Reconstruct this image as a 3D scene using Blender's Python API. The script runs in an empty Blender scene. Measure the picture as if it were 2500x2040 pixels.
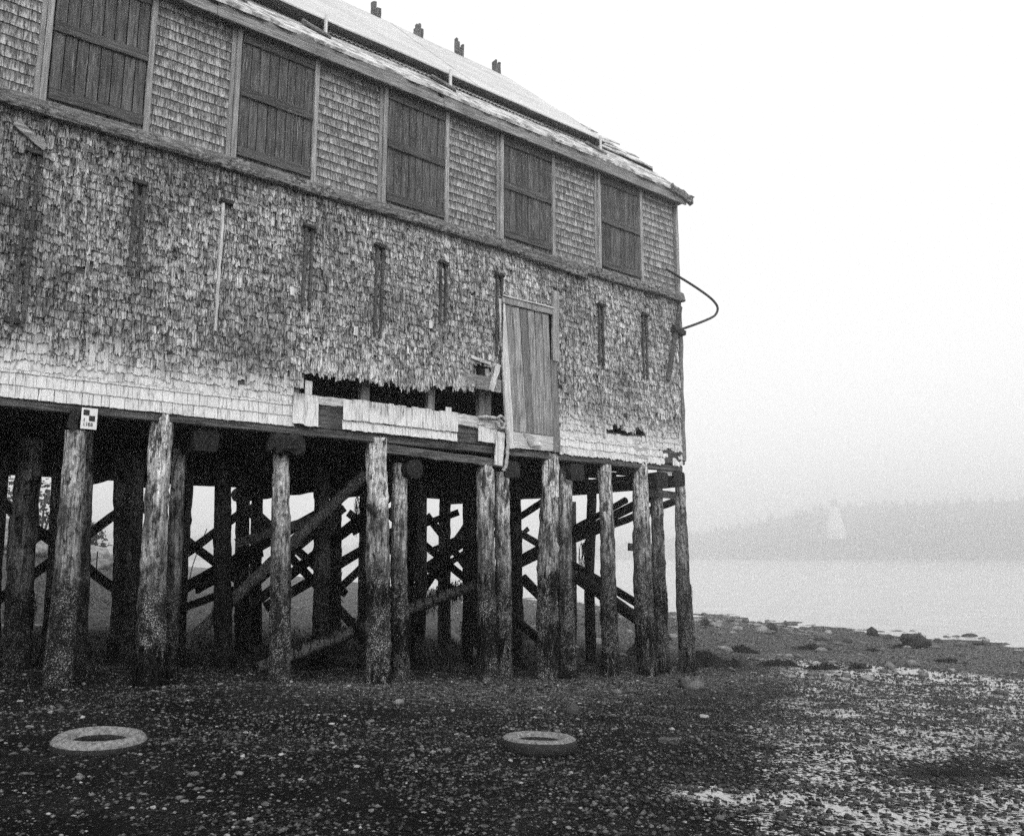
import bpy, math, random
import numpy as np
from mathutils import Vector, Matrix

random.seed(11)
rng = np.random.default_rng(11)
sc = bpy.context.scene
COL = sc.collection

# ------------------------------------------------------------------ camera, sky, sun, exposure
# World: X runs along the shed's long wall towards the sea, Y goes into the shed, Z up; the lens is the origin.
F = 2034.0
PITCH = math.radians(9.39)
YAW = math.radians(50.92)
fh = np.array([math.cos(YAW), math.sin(YAW), 0.0])
RT = np.array([math.sin(YAW), -math.cos(YAW), 0.0])
FW = fh * math.cos(PITCH) + np.array([0, 0, math.sin(PITCH)])
UP = -fh * math.sin(PITCH) + np.array([0, 0, math.cos(PITCH)])

cam_d = bpy.data.cameras.new('camera')
cam = bpy.data.objects.new('camera', cam_d)
COL.objects.link(cam)
cam_d.sensor_fit = 'HORIZONTAL'
cam_d.sensor_width = 36.0
cam_d.lens = F / 2500.0 * 36.0
cam_d.clip_start = 0.05
cam_d.clip_end = 4000
cam.location = (0, 0, 0)
cam.rotation_euler = Vector(FW.tolist()).to_track_quat('-Z', 'Y').to_euler()
sc.camera = cam

SUN_EL, SUN_AZ = math.radians(44), math.radians(-120)   # azimuth measured from +X towards +Y
world = bpy.data.worlds.new('World')
sc.world = world
world.use_nodes = True
wn, wl = world.node_tree.nodes, world.node_tree.links
wn.clear()
sky = wn.new('ShaderNodeTexSky')
sky.sky_type = 'NISHITA'
sky.sun_disc = False
sky.sun_elevation = SUN_EL
sky.sun_rotation = math.pi / 2 - SUN_AZ
sky.dust_density = 6.0
bw = wn.new('ShaderNodeRGBToBW')
wl.new(sky.outputs[0], bw.inputs[0])
mx = wn.new('ShaderNodeMix')
mx.data_type = 'RGBA'
mx.inputs[0].default_value = 0.82                # overcast: an even white deck over the clear-sky gradient
wl.new(bw.outputs[0], mx.inputs[6])
mx.inputs[7].default_value = (12.6, 12.6, 12.6, 1)
bg = wn.new('ShaderNodeBackground')
bg.inputs[1].default_value = 0.1
wl.new(mx.outputs[2], bg.inputs[0])
wo = wn.new('ShaderNodeOutputWorld')
wl.new(bg.outputs[0], wo.inputs[0])

sd = bpy.data.lights.new('sun', 'SUN')
sd.energy = 1.5
sd.angle = math.radians(35)
sun = bpy.data.objects.new('sun', sd)
COL.objects.link(sun)
sdir = Vector((math.cos(SUN_EL) * math.cos(SUN_AZ), math.cos(SUN_EL) * math.sin(SUN_AZ), math.sin(SUN_EL)))
sun.rotation_euler = sdir.to_track_quat('Z', 'Y').to_euler()

sc.view_settings.view_transform = 'Standard'
sc.view_settings.look = 'None'
sc.view_settings.exposure = 0.0
sc.view_settings.gamma = 1.0
sc.view_settings.use_curve_mapping = False
sc.render.engine = 'CYCLES'
cy = sc.cycles
cy.use_denoising = False
cy.max_bounces = 12
cy.diffuse_bounces = 3
cy.glossy_bounces = 3
cy.transmission_bounces = 2
cy.volume_bounces = 10
cy.transparent_max_bounces = 4
cy.sample_clamp_indirect = 6.0


# ------------------------------------------------------------------ pixel -> place
def ray(x, y):
    return FW + RT * ((x - 1250.0) / F) - UP * ((y - 1020.0) / F)


def W(x, y, Y=10.0):
    r = ray(x, y)
    return r * (Y / r[1])


def depth_of(p):
    return float(np.dot(p, FW))


def proj(p):
    d = np.dot(p, FW)
    return 1250 + F * np.dot(p, RT) / d, 1020 - F * np.dot(p, UP) / d


# ------------------------------------------------------------------ noise
def _h(ix, iy, iz, s):
    n = (ix * 374761393 + iy * 668265263 + iz * 1274126177 + s * 974634777) & 0xFFFFFFFF
    n = ((n ^ (n >> 13)) * 1103515245) & 0xFFFFFFFF
    n = ((n ^ (n >> 16)) * 2246822519) & 0xFFFFFFFF
    return (n & 0xFFFF) / 65535.0


def vn(x, y, z=0.0, s=0):
    x, y, z = np.broadcast_arrays(np.asarray(x, float), np.asarray(y, float), np.asarray(z, float))
    ix, iy, iz = [np.floor(a).astype(np.int64) for a in (x, y, z)]
    fx, fy, fz = x - ix, y - iy, z - iz
    fx, fy, fz = [a * a * (3 - 2 * a) for a in (fx, fy, fz)]
    r = 0
    for dx in (0, 1):
        for dy in (0, 1):
            for dz in (0, 1):
                w = (fx if dx else 1 - fx) * (fy if dy else 1 - fy) * (fz if dz else 1 - fz)
                r = r + w * _h(ix + dx, iy + dy, iz + dz, s)
    return r


def fbm(x, y, z=0.0, s=0, o=4):
    r, a, t = 0, 1.0, 0
    for k in range(o):
        r = r + a * vn(np.asarray(x) * 2 ** k, np.asarray(y) * 2 ** k, np.asarray(z) * 2 ** k, s + k * 17)
        t += a
        a *= 0.5
    return r / t


def sstep(a, b, x):
    t = np.clip((np.asarray(x, float) - a) / (b - a), 0, 1)
    return t * t * (3 - 2 * t)


# ------------------------------------------------------------------ ground height
SEA = -2.55
GX = [-400, -120, -40, -20, -10, -5, 0, 2, 4, 6, 8, 10, 12, 16, 22, 28, 34, 60, 120, 900]
GZ = [14, 7, 2.6, .6, -.5, -.95, -1.25, -1.36, -1.5, -1.68, -1.84, -1.98, -2.1, -2.26, -2.42, -2.57, -2.85, -4.5, -8, -9]


def ground(x, y, fine=True):
    x = np.asarray(x, float)
    y = np.asarray(y, float)
    xe = x - 0.22 * np.clip(y - 13, 0, 200)
    z = np.interp(xe, GX, GZ)
    z = z + sstep(24, 40, y) * sstep(15, 3, x) * 2.6
    if fine:
        amp = sstep(60, 30, np.abs(x)) * sstep(90, 40, y)
        z = z + amp * ((fbm(x * .55, y * .55, 0, 3) - .5) * .16 + (fbm(x * 2.6, y * 2.6, 0, 5, 3) - .5) * .06)
        z = z + amp * sstep(13, 20, x) * (fbm(x * .9, y * .9, 0, 9, 3) - .5) * .16
    return z


def G(x, y):
    """where the sight line through this pixel meets the beach"""
    r = ray(x, y)
    t = 2.0
    while t < 300:
        p = r * t
        if p[2] <= ground(p[0], p[1]):
            break
        t *= 1.01
    return r * t


# ------------------------------------------------------------------ materials (a black-and-white place: neutral greys)
class NT:
    def __init__(self, name):
        self.m = bpy.data.materials.new(name)
        self.m.use_nodes = True
        self.t = self.m.node_tree
        self.t.nodes.clear()
        self.out = self.n('ShaderNodeOutputMaterial')
        self.b = self.n('ShaderNodeBsdfPrincipled')
        self.l(self.b.outputs[0], self.out.inputs[0])
        self.pos = self.n('ShaderNodeNewGeometry').outputs['Position']

    def n(self, t):
        return self.t.nodes.new(t)

    def l(self, a, b):
        self.t.links.new(a, b)

    def put(self, s, v):
        if isinstance(v, (int, float)):
            s.default_value = v
        else:
            self.l(v, s)

    def math(self, op, a, b=0.0, c=None, clamp=False):
        m = self.n('ShaderNodeMath')
        m.operation = op
        m.use_clamp = clamp
        self.put(m.inputs[0], a)
        self.put(m.inputs[1], b)
        if c is not None:
            self.put(m.inputs[2], c)
        return m.outputs[0]

    def noise(self, scale=(1, 1, 1), detail=4.0, rough=.55, off=None, dist=0.0):
        mp = self.n('ShaderNodeMapping')
        mp.inputs['Scale'].default_value = scale
        self.l(self.pos, mp.inputs['Vector'])
        if off is not None:
            cb = self.n('ShaderNodeCombineXYZ')
            self.put(cb.inputs[0], off)
            self.put(cb.inputs[2], off)
            self.l(cb.outputs[0], mp.inputs['Location'])
        t = self.n('ShaderNodeTexNoise')
        t.inputs['Scale'].default_value = 1.0
        t.inputs['Detail'].default_value = detail
        t.inputs['Roughness'].default_value = rough
        t.inputs['Distortion'].default_value = dist
        self.l(mp.outputs[0], t.inputs['Vector'])
        return t.outputs['Fac']

    def voro(self, scale, feature='F1', rnd=1.0):
        t = self.n('ShaderNodeTexVoronoi')
        t.feature = feature
        t.inputs['Scale'].default_value = scale
        t.inputs['Randomness'].default_value = rnd
        self.l(self.pos, t.inputs['Vector'])
        return t

    def ramp(self, v, a, b, lo=0.0, hi=1.0):
        m = self.n('ShaderNodeMapRange')
        m.interpolation_type = 'SMOOTHSTEP'
        self.put(m.inputs[0], v)
        for i, k in enumerate((a, b, lo, hi)):
            self.put(m.inputs[i + 1], k)
        return m.outputs[0]

    def lin(self, v, a, b, lo=0.0, hi=1.0):
        m = self.n('ShaderNodeMapRange')
        self.put(m.inputs[0], v)
        for i, k in enumerate((a, b, lo, hi)):
            self.put(m.inputs[i + 1], k)
        return m.outputs[0]

    def mix(self, f, a, b):
        m = self.n('ShaderNodeMix')
        self.put(m.inputs[0], f)
        self.put(m.inputs[2], a)
        self.put(m.inputs[3], b)
        return m.outputs[0]

    def attr(self, name):
        a = self.n('ShaderNodeAttribute')
        a.attribute_name = name
        return a.outputs['Fac']

    def axis(self, i):
        s = self.n('ShaderNodeSeparateXYZ')
        self.l(self.pos, s.inputs[0])
        return s.outputs[i]

    def done(self, val, rough=.85, spec=.3, bump=None, bs=.5, bd=.01):
        c = self.n('ShaderNodeCombineColor')
        for i in range(3):
            self.put(c.inputs[i], val)
        self.l(c.outputs[0], self.b.inputs['Base Color'])
        self.put(self.b.inputs['Roughness'], rough)
        self.put(self.b.inputs['Specular IOR Level'], spec)
        if bump is not None:
            bn = self.n('ShaderNodeBump')
            bn.inputs['Strength'].default_value = bs
            bn.inputs['Distance'].default_value = bd
            self.l(bump, bn.inputs['Height'])
            self.l(bn.outputs[0], self.b.inputs['Normal'])
        return self.m


AX = {'x': (2.2, 34, 34), 'y': (34, 2.2, 34), 'z': (34, 34, 2.2)}


def wood(name, lo, hi, axis='z', blot=.5, fine=2.2, bs=.6, scratch=0.0, tone=.5, spec=.2):
    t = NT(name)
    tn = t.attr('tone')
    off = t.math('MULTIPLY', tn, 37.0)
    s = AX[axis]
    g1 = t.noise(s, 5, .6, off)
    g2 = t.noise(tuple(k * fine for k in s), 3, .6, off)
    bl = t.noise((2.3, 2.3, 2.3), 5, .6)
    v = t.math('ADD', t.math('MULTIPLY', g1, .55), t.math('MULTIPLY', g2, .45))
    v = t.ramp(v, .30, .70)
    v = t.math('MULTIPLY', v, t.ramp(bl, .25, .62, 1 - blot, 1.0))
    v = t.math('MULTIPLY', v, t.lin(tn, 0, 1, 1 - tone, 1 + tone * .35))
    c = t.mix(v, lo, hi)
    if scratch:
        sc1 = t.noise(tuple(k * 1.6 for k in s), 2, .5, t.math('ADD', off, 9.0))
        c = t.mix(t.ramp(sc1, .66, .74, 0, scratch), c, .42)
    h = t.math('ADD', g1, t.math('MULTIPLY', g2, .5))
    return t.done(c, .9, spec, h, bs, .012)


def shingle_mat(name, lo, hi, lower):
    t = NT(name)
    tn = t.attr('tone')
    sv = t.attr('down')                    # 0 at the butt, 1 up under the next course
    off = t.math('MULTIPLY', tn, 53.0)
    g1 = t.noise((46, 46, 3.4), 5, .65, off)
    g2 = t.noise((120, 120, 14), 3, .6, off)
    bl = t.noise((12, 12, 8), 5, .65)
    bl2 = t.noise((.9, .9, .7), 4, .6)
    v = t.ramp(t.math('ADD', t.math('MULTIPLY', g1, .6), t.math('MULTIPLY', g2, .4)), .39, .59)
    if lower:
        z = t.axis(2)
        x = t.axis(0)
        v = t.math('MULTIPLY', v, t.ramp(bl, .38, .58, .42, 1.0))
        v = t.math('MULTIPLY', v, t.lin(tn, 0, 1, .55, 1.1))
        v = t.math('MULTIPLY', v, t.ramp(bl2, .32, .62, .66, 1.2))
        v = t.math('MULTIPLY', v, t.ramp(t.math('ADD', x, t.math('MULTIPLY', bl2, 3.0)), 1.5, 8.0, .62, 1.05))
        c = t.mix(v, lo, hi)
        # salt-bleached lowest courses, fading out upwards in ragged tongues
        e = t.math('ADD', z, t.math('MULTIPLY', t.math('SUBTRACT', t.noise((3.2, 3.2, 1.2), 4, .6), .5), .75))
        e = t.math('ADD', e, t.math('MULTIPLY', t.math('SUBTRACT', tn, .5), .35))
        bleach = t.ramp(e, 2.42, 1.98)
        pale = t.mix(t.math('MULTIPLY', t.ramp(g1, .28, .52), t.lin(tn, 0, 1, .60, 1.0)), .26, .86)
        c = t.mix(bleach, c, pale)
    else:
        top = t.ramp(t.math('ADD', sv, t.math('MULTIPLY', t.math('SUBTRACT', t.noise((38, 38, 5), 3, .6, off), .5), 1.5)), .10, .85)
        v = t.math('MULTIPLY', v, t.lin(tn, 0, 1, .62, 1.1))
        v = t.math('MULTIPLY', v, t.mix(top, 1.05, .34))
        v = t.math('MULTIPLY', v, t.ramp(bl, .3, .6, .72, 1.05))
        v = t.math('ADD', v, .10)
        c = t.mix(v, lo, hi)
    h = t.math('ADD', g1, t.math('MULTIPLY', g2, .6))
    return t.done(c, .92, .15, h, .75, .014)


def piling_mat():
    t = NT('weathered_piling')
    tn = t.attr('tone')
    off = t.math('MULTIPLY', tn, 41.0)
    z = t.axis(2)
    g1 = t.noise((30, 30, 2.0), 5, .65, off)
    g2 = t.noise((90, 90, 6), 3, .6, off)
    bl = t.noise((5, 5, 1.8), 5, .62, off)
    v = t.ramp(t.math('ADD', t.math('MULTIPLY', g1, .6), t.math('MULTIPLY', g2, .4)), .32, .66)
    zz = t.math('ADD', z, t.math('MULTIPLY', t.math('SUBTRACT', bl, .5), 1.6))
    up = t.ramp(zz, .45, 1.05)
    mid = t.mix(t.math('MULTIPLY', v, t.ramp(bl, .38, .56, .25, 1)), .014, .50)
    top = t.mix(t.math('MULTIPLY', v, t.ramp(bl, .34, .46, .15, 1)), .012, .95)
    c = t.mix(up, mid, top)
    c = t.mix(t.ramp(t.noise((9, 9, 4.0), 5, .7, off), .53, .62, 0, .9), c, .018)
    c = t.math('MULTIPLY', c, t.ramp(t.noise((22, 22, 16), 4, .7, off), .34, .56, .45, 1.25))
    vo = t.voro(48.0)
    vs = t.voro(95.0)
    barn = t.math('MAXIMUM', t.ramp(vo.outputs['Distance'], .58, .28), t.ramp(vs.outputs['Distance'], .55, .25, 0, .75))
    pick = t.ramp(t.noise((10, 10, 7), 5, .75), .36, .60, .06, 1.0)
    bc = t.mix(t.math('MULTIPLY', barn, pick), .010, .40)
    low = t.ramp(zz, .02, -.62)
    c = t.mix(low, c, bc)
    weed = t.ramp(t.noise((4.2, 4.2, 1.1), 4, .6, t.math('ADD', off, 3.0)), .56, .66, 0, .85)
    c = t.mix(t.math('MULTIPLY', weed, t.ramp(z, .2, -.5)), c, .016)
    c = t.math('MULTIPLY', c, t.lin(tn, 0, 1, .10, 1.2))
    h = t.mix(low, t.math('ADD', g1, t.math('MULTIPLY', g2, .5)), t.math('MULTIPLY', barn, 1.1))
    return t.done(c, .85, .2, h, 1.0, .03)


M = {}
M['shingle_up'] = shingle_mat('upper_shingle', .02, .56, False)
M['shingle_low'] = shingle_mat('lower_shingle', .010, .80, True)
M['shutter'] = wood('dark_shutter_paint', .03, .20, 'z', .45, scratch=.6, tone=.35)
M['batten'] = wood('dark_batten_paint', .035, .17, 'x', .35, scratch=.25, tone=.3)
M['trim'] = wood('pale_trim', .16, .54, 'z', .25)
M['door'] = wood('door_boards', .10, .56, 'z', .35, tone=.7)
M['fascia'] = wood('weathered_fascia', .10, .44, 'x', .55)
M['sill'] = wood('weathered_sill', .018, .26, 'x', .55)
M['bleached'] = wood('bleached_wood', .40, .85, 'z', .25)
M['bleachedx'] = wood('bleached_wood_lying', .30, .78, 'x', .3)
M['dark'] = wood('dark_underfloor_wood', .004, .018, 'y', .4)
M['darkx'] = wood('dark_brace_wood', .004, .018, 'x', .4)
M['stud'] = wood('grey_stud', .10, .40, 'z', .4)
M['brace'] = wood('pale_log', .03, .42, 'x', .5)
M['cap'] = wood('end_grain_cap', .004, .06, 'y', .7)
M['piling'] = piling_mat()


def moss_mat():
    t = NT('lichen_crusted_ledge')
    a = t.noise((16, 16, 22), 6, .7)
    b = t.noise((3.0, 3, 6), 5, .65)
    c = t.noise((3, 60, 60), 4, .6)
    crust = t.ramp(b, .42, .58)
    v = t.mix(crust, t.mix(t.ramp(c, .3, .7), .07, .26), t.mix(t.ramp(a, .38, .64), .035, .36))
    return t.done(v, .95, .1, t.math('ADD', a, t.math('MULTIPLY', c, .3)), 1.0, .03)


M['moss'] = moss_mat()


def metal_mat():
    t = NT('galvanised_roof_sheet')
    a = t.noise((.8, .8, 2.5), 5, .6)
    st = t.noise((9, 1.0, 1.0), 5, .65)
    v = t.mix(t.ramp(a, .35, .7), .47, .60)
    v = t.mix(t.ramp(st, .60, .74, 0, .25), v, .36)
    return t.done(v, .62, .3, st, .12, .01)


M['metal'] = metal_mat()


def old_roof():
    t = NT('flaking_eave_roofing')
    a = t.noise((4, 6, 6), 6, .7)
    b = t.noise((1.4, 3, 3), 5, .6)
    v = t.mix(t.ramp(a, .40, .58), .20, .66)
    v = t.mix(t.ramp(b, .56, .66, 0, .8), v, .12)
    return t.done(v, .9, .2, a, .7, .02)


M['oldroof'] = old_roof()


def plain(name, v, rough=.8, spec=.3, amp=.35, scale=18.0, bs=.4):
    t = NT(name)
    n = t.noise((scale,) * 3, 5, .6)
    return t.done(t.mix(t.ramp(n, .3, .7), v * (1 - amp), v * (1 + amp)), rough, spec, n, bs, .01)


M['iron'] = plain('rusted_iron', .025, .7, .4)
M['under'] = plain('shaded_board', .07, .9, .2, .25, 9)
M['weed'] = plain('rockweed', .008, .7, .12, .6, 30)
M['rope'] = plain('frayed_rope', .42, .9, .1, .4, 60)
M['signwhite'] = plain('sign_white', .80, .5, .4, .05, 6, .05)
M['signblack'] = plain('sign_black', .012, .5, .4, .1, 6, .05)
M['tyre_pale'] = plain('silt_dusted_sidewall', .18, .9, .15, .5, 34, .6)
M['tyre_dark'] = plain('black_tread_rubber', .022, .75, .3, .5, 40, .6)
M['lighthouse'] = plain('white_lighthouse_paint', .82, .6, .3, .05)
M['lantern'] = plain('dark_lantern_iron', .06, .6, .3, .2)
M['hill'] = plain('wooded_hill', .05, .95, .1, .5, .2)
M['leaf'] = plain('bank_foliage', .05, .8, .2, .6, 3)
M['bark'] = plain('bark', .06, .9, .1, .4, 12)


def stone_mat(name, lo, hi, rough=.75, spec=.3):
    t = NT(name)
    tn = t.attr('tone')
    n = t.noise((26, 26, 26), 5, .65)
    n2 = t.noise((5, 5, 5), 4, .6)
    v = t.mix(tn, lo, hi)
    v = t.math('MULTIPLY', v, t.ramp(n, .3, .7, .55, 1.25))
    v = t.math('MULTIPLY', v, t.ramp(n2, .35, .62, .6, 1.1))
    return t.done(v, rough, spec, n, .6, .012)


M['pebble'] = stone_mat('beach_pebble', .012, .46)
M['gravel'] = stone_mat('fine_gravel', .010, .16)
M['mussel'] = stone_mat('dark_mussel_clump', .010, .05, .55, .35)
M['rock'] = stone_mat('weedy_boulder', .008, .30)


def mud_mat():
    t = NT('tidal_mud')
    wet = t.attr('wet')
    a = t.noise((2.2, 2.2, 2.2), 6, .65)
    b = t.noise((34, 34, 34), 4, .65)
    c = t.noise((9, 9, 9), 5, .65)
    vo = t.voro(38.0)
    spk = t.math('MULTIPLY', t.ramp(vo.outputs['Distance'], .30, .16), t.ramp(t.noise((5, 5, 5), 3, .6), .54, .68))
    shell = t.attr('shell')
    dry = t.mix(t.ramp(b, .35, .7), .002, t.mix(t.ramp(t.noise((.8, .8, .8), 5, .65), .4, .65), .006, .024))
    vg = t.voro(70.0)
    vc = t.n('ShaderNodeSeparateColor')
    t.l(vg.outputs['Color'], vc.inputs[0])
    grain = t.math('MULTIPLY', t.math('POWER', vc.outputs[0], 3.0), t.ramp(vg.outputs['Distance'], .55, .25))
    dry = t.math('ADD', dry, t.math('MULTIPLY', grain, t.ramp(t.noise((1.3, 1.3, 1.3), 5, .65), .35, .6, .015, .085)))
    dry = t.mix(t.math('MULTIPLY', spk, t.math('ADD', .35, t.math('MULTIPLY', shell, .6))), dry, .26)
    dry = t.mix(t.math('MULTIPLY', shell, t.ramp(t.noise((16, 16, 16), 5, .7), .44, .60)), dry, .20)
    w = t.math('ADD', wet, t.math('MULTIPLY', t.math('SUBTRACT', a, .5), .45))
    w = t.math('ADD', w, t.math('MULTIPLY', t.math('SUBTRACT', c, .5), .55))
    w = t.math('ADD', w, t.math('MULTIPLY', t.math('SUBTRACT', t.noise((24, 24, 24), 3, .6), .5), t.mix(t.ramp(wet, .6, .85), 1.1, .3)))
    film = t.ramp(w, .50, .57)
    v = t.mix(film, dry, t.mix(t.ramp(b, .3, .7), .24, .36))  # film's base colour is pale to carry part of the reflected sky
    rough = t.mix(film, .8, .10)
    hh = t.math('ADD', t.math('MULTIPLY', b, .6), t.math('ADD', c, t.math('MULTIPLY', grain, .5)))
    h = t.math('MULTIPLY', hh, t.mix(film, 1.0, .03))
    return t.done(v, rough, t.mix(film, .06, .6), h, 1.0, .035)


M['mud'] = mud_mat()


def sea_mat():
    t = NT('grey_sea')
    a = t.noise((1.6, .55, 1), 4, .6)
    b = t.noise((6, 2.4, 1), 3, .6)
    h = t.math('ADD', a, t.math('MULTIPLY', b, .35))
    t.b.inputs['IOR'].default_value = 1.33
    return t.done(t.mix(t.ramp(a, .3, .7), .36, .46), .16, .5, h, .55, .14)


M['sea'] = sea_mat()

# ------------------------------------------------------------------ mesh building


class MB:
    def __init__(self):
        self.v, self.f, self.t, self.d = [], [], [], []

    def add(self, vs, fs, tone=.5, down=None):
        o = len(self.v)
        self.v.extend([tuple(map(float, p)) for p in vs])
        self.f.extend([tuple(i + o for i in q) for q in fs])
        self.t.extend([tone] * len(vs))
        self.d.extend(down if down is not None else [0.5] * len(vs))
        return self

    def box(self, x0, x1, y0, y1, z0, z1, tone=.5, j=0.0):
        p = [(x, y, z) for x in (x0, x1) for y in (y0, y1) for z in (z0, z1)]
        if j:
            p = [tuple(c + random.uniform(-j, j) for c in q) for q in p]
        return self.add(p, [(0, 1, 3, 2), (4, 6, 7, 5), (0, 4, 5, 1), (2, 3, 7, 6), (0, 2, 6, 4), (1, 5, 7, 3)], tone)

    def beam(self, p0, p1, w, h, tone=.5, n=1, j=0.0, up=(0, 0, 1)):
        """board from p0 to p1: w across, h along 'up', slightly eased edges"""
        p0, p1 = np.array(p0, float), np.array(p1, float)
        d = p1 - p0
        L = np.linalg.norm(d)
        d /= L
        s = np.cross(d, up)
        s /= np.linalg.norm(s)
        u = np.cross(s, d)
        e = min(w, h) * .12
        prof = [(-w / 2 + e, -h / 2), (w / 2 - e, -h / 2), (w / 2, -h / 2 + e), (w / 2, h / 2 - e),
                (w / 2 - e, h / 2), (-w / 2 + e, h / 2), (-w / 2, h / 2 - e), (-w / 2, -h / 2 + e)]
        vs, fs = [], []
        for i in range(n + 1):
            c = p0 + d * L * i / n
            for a, b in prof:
                q = c + s * a + u * b
                if j:
                    q = q + np.array([random.uniform(-j, j) for _ in range(3)])
                vs.append(q)
        for i in range(n):
            for k in range(8):
                fs.append((i * 8 + k, i * 8 + (k + 1) % 8, i * 8 + 8 + (k + 1) % 8, i * 8 + 8 + k))
        fs.append(tuple(range(7, -1, -1)))
        fs.append(tuple(n * 8 + k for k in range(8)))
        return self.add(vs, fs, tone)

    def log(self, pts, radii, seg=18, rough=.1, tone=.5, seed=0, split=0.0, step=.07):
        """tapering trunk through the points with knots, flutes and an uneven top"""
        pts = [np.array(p, float) for p in pts]
        L = [0]
        for a, b in zip(pts, pts[1:]):
            L.append(L[-1] + np.linalg.norm(b - a))
        n = max(4, int(L[-1] / step))
        ts = np.linspace(0, L[-1], n + 1)
        P = np.stack([np.interp(ts, L, [p[i] for p in pts]) for i in range(3)], 1)
        R = np.interp(ts, L, radii)
        if len(pts) > 2:
            for i in range(3):
                q = P[:, i].copy()
                k = max(1, n // 12)
                for a in range(n + 1):
                    lo, hi = max(0, a - k), min(n, a + k)
                    kk = min(a - lo, hi - a)
                    P[a, i] = q[a - kk:a + kk + 1].mean()
        d = pts[-1] - pts[0]
        d /= np.linalg.norm(d)
        ref = np.array([0, 0, 1.0]) if abs(d[2]) < .8 else np.array([1.0, 0, 0])
        s = np.cross(d, ref)
        s /= np.linalg.norm(s)
        u = np.cross(s, d)
        th = np.linspace(0, 2 * np.pi, seg, endpoint=False)
        A, B = np.meshgrid(th, ts)
        rr = 1 + rough * 2 * (fbm(np.cos(A) * 1.3 + 9, np.sin(A) * 1.3 + 7, B * 1.6, seed, 3) - .5)
        rr = rr + rough * 1.5 * (vn(np.cos(A) * 4 + 19, np.sin(A) * 4 + 3, B * 9, seed + 5) - .5)
        if split:
            rr = rr - split * (vn(np.cos(A) * 3.5 + 5, np.sin(A) * 3.5 + 5, B * .6, seed + 8) > .62) * sstep(L[-1] * .55, L[-1] * .8, B)
        for _ in range(int(L[-1] * 1.6)):
            a0, b0 = random.uniform(0, 2 * np.pi), random.uniform(.1, .95) * L[-1]
            da = np.angle(np.exp(1j * (A - a0)))
            rr = rr + .22 * np.exp(-(da / .25) ** 2 - ((B - b0) / .05) ** 2)
        rad = R[:, None] * rr
        V = P[:, None, :] + rad[..., None] * (np.cos(A)[..., None] * s + np.sin(A)[..., None] * u)
        if split:
            V[-1] += d * (vn(np.cos(th) * 3 + 3, np.sin(th) * 3, 0, seed + 2)[:, None] - .5) * .22
        V = V.reshape(-1, 3)
        fs = []
        for i in range(n):
            for k in range(seg):
                fs.append((i * seg + k, i * seg + (k + 1) % seg, (i + 1) * seg + (k + 1) % seg, (i + 1) * seg + k))
        V = np.vstack([V, P[0] , P[-1] - d * .02])
        c0, c1 = (n + 1) * seg, (n + 1) * seg + 1
        for k in range(seg):
            fs.append((c0, (k + 1) % seg, k))
            fs.append((c1, n * seg + k, n * seg + (k + 1) % seg))
        return self.add(V, fs, tone)

    def build(self, name, mat, parent=None, smooth=False):
        return obj(name, np.array(self.v), self.f, mat, parent, self.t, self.d, smooth)


def obj(name, V, Fc, mat, parent=None, tone=None, down=None, smooth=False, extra=None):
    me = bpy.data.meshes.new(name)
    if isinstance(Fc, np.ndarray):
        nv, nf, k = len(V), len(Fc), Fc.shape[1]
        me.vertices.add(nv)
        me.vertices.foreach_set('co', np.ascontiguousarray(V, np.float32).ravel())
        me.loops.add(nf * k)
        me.loops.foreach_set('vertex_index', np.ascontiguousarray(Fc, np.int32).ravel())
        me.polygons.add(nf)
        me.polygons.foreach_set('loop_start', np.arange(0, nf * k, k, dtype=np.int32))
        me.update(calc_edges=True)
    else:
        me.from_pydata([tuple(p) for p in V], [], Fc)
        me.update()
    for nm, arr in (('tone', tone), ('down', down)) + tuple((extra or {}).items()):
        if arr is not None:
            a = me.attributes.new(nm, 'FLOAT', 'POINT')
            a.data.foreach_set('value', np.ascontiguousarray(arr, np.float32))
    if smooth:
        me.polygons.foreach_set('use_smooth', np.ones(len(me.polygons), bool))
    me.materials.append(M[mat] if isinstance(mat, str) else mat)
    o = bpy.data.objects.new(name, me)
    COL.objects.link(o)
    if parent is not None:
        o.parent = parent
        o.matrix_parent_inverse = Matrix.Translation(-parent.location)
    return o


def empty(name, loc=(0, 0, 0)):
    o = bpy.data.objects.new(name, None)
    o.empty_display_size = .3
    COL.objects.link(o)
    # parts are modelled in world coordinates, so the root stays unrotated at its base
    o.location = loc
    return o


def tag(o, label, cat, group=None, kind=None):
    o['label'] = label
    o['category'] = cat
    if group:
        o['group'] = group
    if kind:
        o['kind'] = kind
    return o


def setting(o, kind='structure'):
    o['kind'] = kind
    return o


# ------------------------------------------------------------------ the setting: beach, sea, far shore
def axis_grid(lo, a, b, hi, st, n):
    left = a - np.geomspace(st, a - lo, n)[::-1]
    right = b + np.geomspace(st, hi - b, n)
    return np.concatenate([left, np.arange(a, b + 1e-6, st), right])


gx = axis_grid(-900, -4, 34, 900, .10, 46)
gy = axis_grid(-900, .5, 44, 900, .11, 46)
GXX, GYY = np.meshgrid(gx, gy, indexing='ij')
GZZ = ground(GXX, GYY)
nx, ny = GXX.shape


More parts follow.
